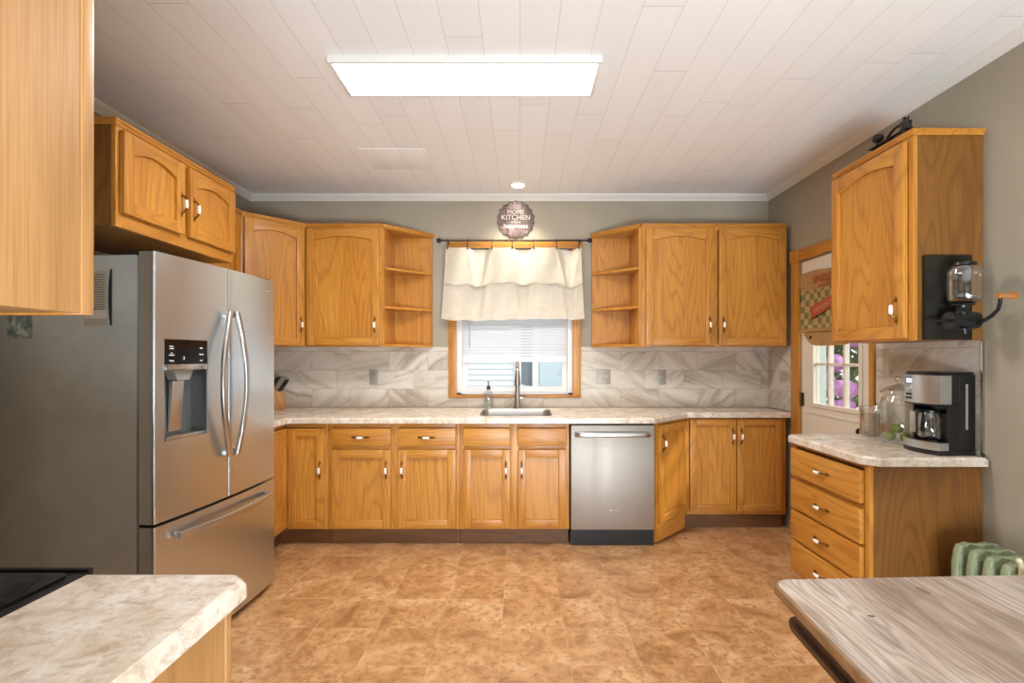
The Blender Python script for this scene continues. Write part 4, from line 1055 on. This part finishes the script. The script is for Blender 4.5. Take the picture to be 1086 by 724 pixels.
spo = bpy.data.objects.new('recessed_beam', sp); COL.objects.link(spo); spo.location = (-.013, 4.03, ZC-.02)

# ------------------------------------------------------------------ things on the left counter
kb = thing('knife_block', 'pale wooden knife block on the worktop beside the refrigerator', 'knife block', (-2.035, 4.12, .9355), -82)
MB().prism([(-.07, 0), (.07, 0), (.08, .04), (.05, .145), (-.07, .20)], 'x', -.05, .05, 0, .004).build('block', knifewood, kb)
sl = Vector((0, .09, -.05)); nrm = Vector((0, -.485, .875)).normalized()
bpy.context.view_layer.update()
nrm = Vector((0, .34, .94)).normalized()
kn = None
kn_spots = [(-.032, .0), (0, .0), (.032, .0), (-.03, .045), (.005, .045), (.035, .045)]
for i, (xx, tt) in enumerate(kn_spots):
    yy = -.025+tt*1.4; base = Vector((xx, yy, .2045-.458*(yy+.07)))
    if kn is None:
        kn = thing('kitchen_knife', 'black-handled knife standing in the pale wooden knife block', 'knife', (0, 0, 0), group='knives in the block')
        MB().prism([(-.008, 0), (.010, 0), (.011, .05), (.008, .09), (.013, .112), (-.006, .112), (-.010, .06)], 'x', -.007, .007, 0, .002).build('handle', black_p, kn)
        MB().box(-.0073, -.0069, -.002, .002, .03, .034).box(-.0073, -.0069, -.002, .002, .07, .074).build('rivet', steel_hi, kn)
        o = kn
    else: o = copy_tree(kn)
    o.matrix_world = kb.matrix_basis @ Matrix.Translation(base) @ Matrix.Rotation(R(-31), 4, 'X') @ Matrix.Diagonal((.85, .72, .95, 1))

# ------------------------------------------------------------------ right counter: jars, coffee maker
CZ = .9105
t = thing('ribbed_glass_jar', 'short ribbed glass jar at the far end of the counter by the back door', 'jar', (2.060, 2.895, CZ))
MB().lathe([(0, .001), (.050, .001), (.056, .008), (.056, .150), (.060, .156), (.060, .172), (.056, .176), (.052, .172), (.052, .012), (0, .008)], seg=72, rib=.022, nrib=18).build('jar', rib_m, t, 60)
MB().lathe([(0, .0085), (.049, .0125), (.049, .13), (0, .132)], seg=20).build('contents', haze('oatmeal_haze', lin(206, 196, 178), .3), t)
t = thing('glass_cookie_jar', 'large clear glass cookie jar with knobbed lid beside the coffee maker', 'jar', (2.038, 2.655, CZ))
j = MB().lathe([(0, .001), (0.0723, .001), (0.0816, .012), (0.0850, .05), (0.0850, .215), (0.0782, .24), (0.0680, .252), (0.0680, .265), (0.0731, .268)], seg=40).build('jar', jar_m, t, 60)
MB().lathe([(0.0765, .269), (0.0867, .270), (0.0867, .278), (0.0723, .290), (0.0425, .306), (0.0170, .314), (0.0102, .320), (0.0102, .327), (0.0187, .336), (0.0204, .348), (0.0136, .358), (0, .360)], seg=36).build('lid', jar_m, t, 60)
for i, (a, b, c_) in enumerate(((-.040, .012, .032), (.010, -.034, .032), (-.012, -.004, .076))):
    o = MB().ball((0, 0, 0), .027, 0, 16, (1.15, .95, .95)).build('green_fruit', green_in)
    o.location = (2.038+a, 2.655+b, CZ+c_+.004); tag(o, 'round green fruit inside the large glass cookie jar', 'fruit', 'green fruit in the cookie jar')
# coffee maker: front looks to local -y
cm = thing('coffee_maker', 'black and stainless drip coffee maker on the right counter', 'coffee maker', (2.045, 2.415, CZ), -87)
w2, d2_ = .098, .13
def bowed(x0, x1, yf, yb, bulge, n=10):
    pts = [(x0+(x1-x0)*i/n, yf-bulge*math.sin(math.pi*i/n)) for i in range(n+1)]
    return pts+[(x1, yb), (x0, yb)]
MB().prism(bowed(-w2, w2, -.125, .125, .03), 'z', 0, .022, 0, .004).build('base', black_p, cm)
MB().prism(bowed(-w2-.001, w2+.001, -.128, -.06, .03), 'z', .0225, .058, 0, .003).build('base_band', steel_m, cm)
MB().prism(bowed(-w2+.006, w2-.006, -.118, -.03, .028), 'z', .0585, .064, 0, .002).build('hot_plate', black_glass, cm)
mb = MB(); mb.box(-w2, w2, .01, .128, .0225, .376, 0, .008); mb.box(-w2, -w2+.012, -.06, .02, .0225, .25, 0, .003); mb.box(w2-.012, w2, -.06, .02, .0225, .25, 0, .003)
tw = mb.build('tower', black_p, cm)
MB().prism(bowed(-w2, w2, -.115, .012, .03), 'z', .228, .376, 0, .004).build('brew_head', black_p, cm)
pn = MB().prism(bowed(-w2-.001, w2+.001, -.1165, -.04, .03), 'z', .236, .370, 0, .003).build('front_panel', steel_m, cm)
MB().prism(bowed(-w2+.003, w2-.003, -.110, .12, .028), 'z', .3765, .386, 0, .004).build('lid', black_p, cm)
lc = MB().box(-.076, -.030, -.141, -.124, .325, .358, 0, .002).build('display', black_glass, cm)
MB().box(-.070, -.036, -.1416, -.1405, .330, .353).build('screen', lcd_m, lc)
MB().lathe([(0, -.150), (.012, -.150), (.014, -.135), (.014, -.12), (0, -.12)], (-.052, 0, .302), 16, 0, 'y').build('knob', steel_hi, cm)
MB().box(-.072, -.032, -.142, -.12, .270, .280, 0, .002).build('button', black_p, cm); MB().box(-.072, -.032, -.142, -.12, .252, .262, 0, .002).build('button', black_p, cm)
MB().box(w2+.0002, w2+.003, .055, .070, .12, .33, 0, .001).build('water_window', plate_m, cm)
MB().tube([(.06, .13, .03), (.10, .15, .02), (.135, .135, .006), (.15, .10, .004)], .004, 6).build('cord', black_p, cm)
for ch in cm.children_recursive: ch.data.transform(Matrix.Diagonal((1.02, .72, 1.015, 1)))
cf = thing('coffee_carafe', 'glass coffee carafe with steel-faced handle in the coffee maker', 'carafe', Matrix.Translation(cm.location) @ Matrix.Rotation(R(-87), 4, 'Z') @ Vector((0, -.046, .0645)), -87)
MB().lathe([(0, .001), (.040, .001), (.048, .012), (.050, .05), (.046, .10), (.038, .128), (.036, .132)], seg=28).build('glass', jar_m, cf, 60)
MB().lathe([(0, .146), (.025, .146), (.039, .140), (.039, .127), (.035, .127), (0, .13)], seg=24).build('lid', black_p, cf)
MB().tube([(0, -.038, .135), (0, -.060, .135), (0, -.072, .12), (0, -.072, .05), (0, -.064, .03)], [.009, .010, .010, .010, .007], 10).build('handle', black_p, cf)
MB().box(-.016, .016, -.087, -.0825, .035, .135, 0, .003).build('handle_face', steel_hi, cf)

# ------------------------------------------------------------------ wall coffee grinder on the cabinet end
gt = thing('coffee_grinder', 'antique hand-crank coffee grinder with glass hopper on the wall cabinet end', 'coffee grinder', (0, 2.298, 0))
MB().box(1.872, 2.082, -.026, 0, 1.453, 1.842, 0, .003).build('mounting_board', board_m, gt)
gx, gy = 1.972, -.105
mb = MB(); mb.lathe([(0.000, 1.608), (0.028, 1.608), (0.053, 1.616), (0.059, 1.626), (0.061, 1.666), (0.061, 1.751), (0.056, 1.768), (0.042, 1.776), (0.040, 1.780)], (gx, gy, 0), 36)
mb.build('hopper', jar_m, gt, 60)
MB().lathe([(0.000, 1.616), (0.040, 1.616), (0.053, 1.628), (0.040, 1.638), (0.000, 1.642)], (gx, gy, 0), 24).build('coffee_beans', bean_m, gt)
MB().lathe([(0.000, 1.792), (0.032, 1.794), (0.045, 1.790), (0.046, 1.779), (0.040, 1.780), (0.000, 1.781)], (gx, gy, 0), 28).build('lid', iron, gt)
mb = MB()
mb.lathe([(0, 1.530), (.03, 1.530), (.034, 1.56), (.022, 1.585), (.026, 1.600), (.046, 1.600), (.050, 1.607), (0, 1.607)], (gx-.01, gy, 0), 24)
mb.tube([(gx-.07, gy, 1.535), (gx+.05, gy, 1.535)], .038, 20)
mb.tube([(gx-.02+.043*math.cos(a), gy-.02, 1.535+.043*math.sin(a)) for a in arc(20, 0, 342)], .007, 8, closed=True)
mb.tube([(gx-.02, -.03, 1.555), (gx-.02, gy+.03, 1.55)], .022, 12)
mb.tube([(gx-.13, gy, 1.533), (gx-.07, gy, 1.535)], [.005, .009], 8)
mb.tube([(gx-.02, gy-.02, 1.50), (gx-.015, gy-.02, 1.475)], .012, 8)
mb.build('grinder_body', iron, gt, 50)
gk = MB().tube([(gx+.045, gy, 1.522), (gx+.030, gy-.045, 1.524), (gx+.020, gy-.075, 1.530), (gx+.028, gy-.10, 1.548), (gx+.03, gy-.125, 1.572), (gx+.026, gy-.138, 1.600), (gx+.022, gy-.142, 1.622)], [.010, .009, .008, .0075, .007, .007, .008], 10).tube([(gx+.02, gy-.005, 1.522), (gx+.062, gy-.005, 1.522)], .014, 12)
gk.build('crank', iron, gt, 50)
hb = Vector((gx+.014, gy-.142, 1.628))
MB().lathe([(0, -.006), (.010, -.006), (.013, .002), (.011, .02), (.014, .045), (.017, .062), (.012, .078), (0, .084)], (hb.x, hb.y, hb.z), 16, 0, 'x').build('crank_handle', handle_wood, gt, 60)
# crank mill on top of the right wall cabinet
t = thing('hand_crank', 'black iron hand crank on a wooden wedge on top of the right wall cabinet', 'hand crank', (1.90, 2.50, UT+.001), -90)
MB().prism([(-.13, 0), (.10, 0), (.10, .045), (.02, .035), (-.13, .006)], 'y', -.03, .03, 0, .002).build('wooden_base', table_dark, t)
MB().box(-.15, .11, -.034, .034, .046, .051).build('iron_plate', iron, t)
MB().lathe([(0, .051), (.032, .051), (.024, .07), (.022, .085), (.024, .09), (.024, .098), (.012, .104), (.012, .112), (.015, .118), (0, .124)], (.07, 0, 0), 18).build('spindle', iron, t, 50)
MB().tube([(.06, 0, .092), (.03, 0, .099), (.0, 0, .100), (-.03, 0, .088), (-.06, 0, .068), (-.09, 0, .062), (-.12, 0, .064)], [.008, .008, .007, .007, .007, .007, .008], 10).build('crank_arm', iron, t)
MB().lathe([(0, .056), (.014, .056), (.010, .070), (.012, .078), (.023, .086), (.027, .100), (.022, .114), (0, .120)], (-.12, 0, .0), 18).build('crank_knob', iron, t, 50)
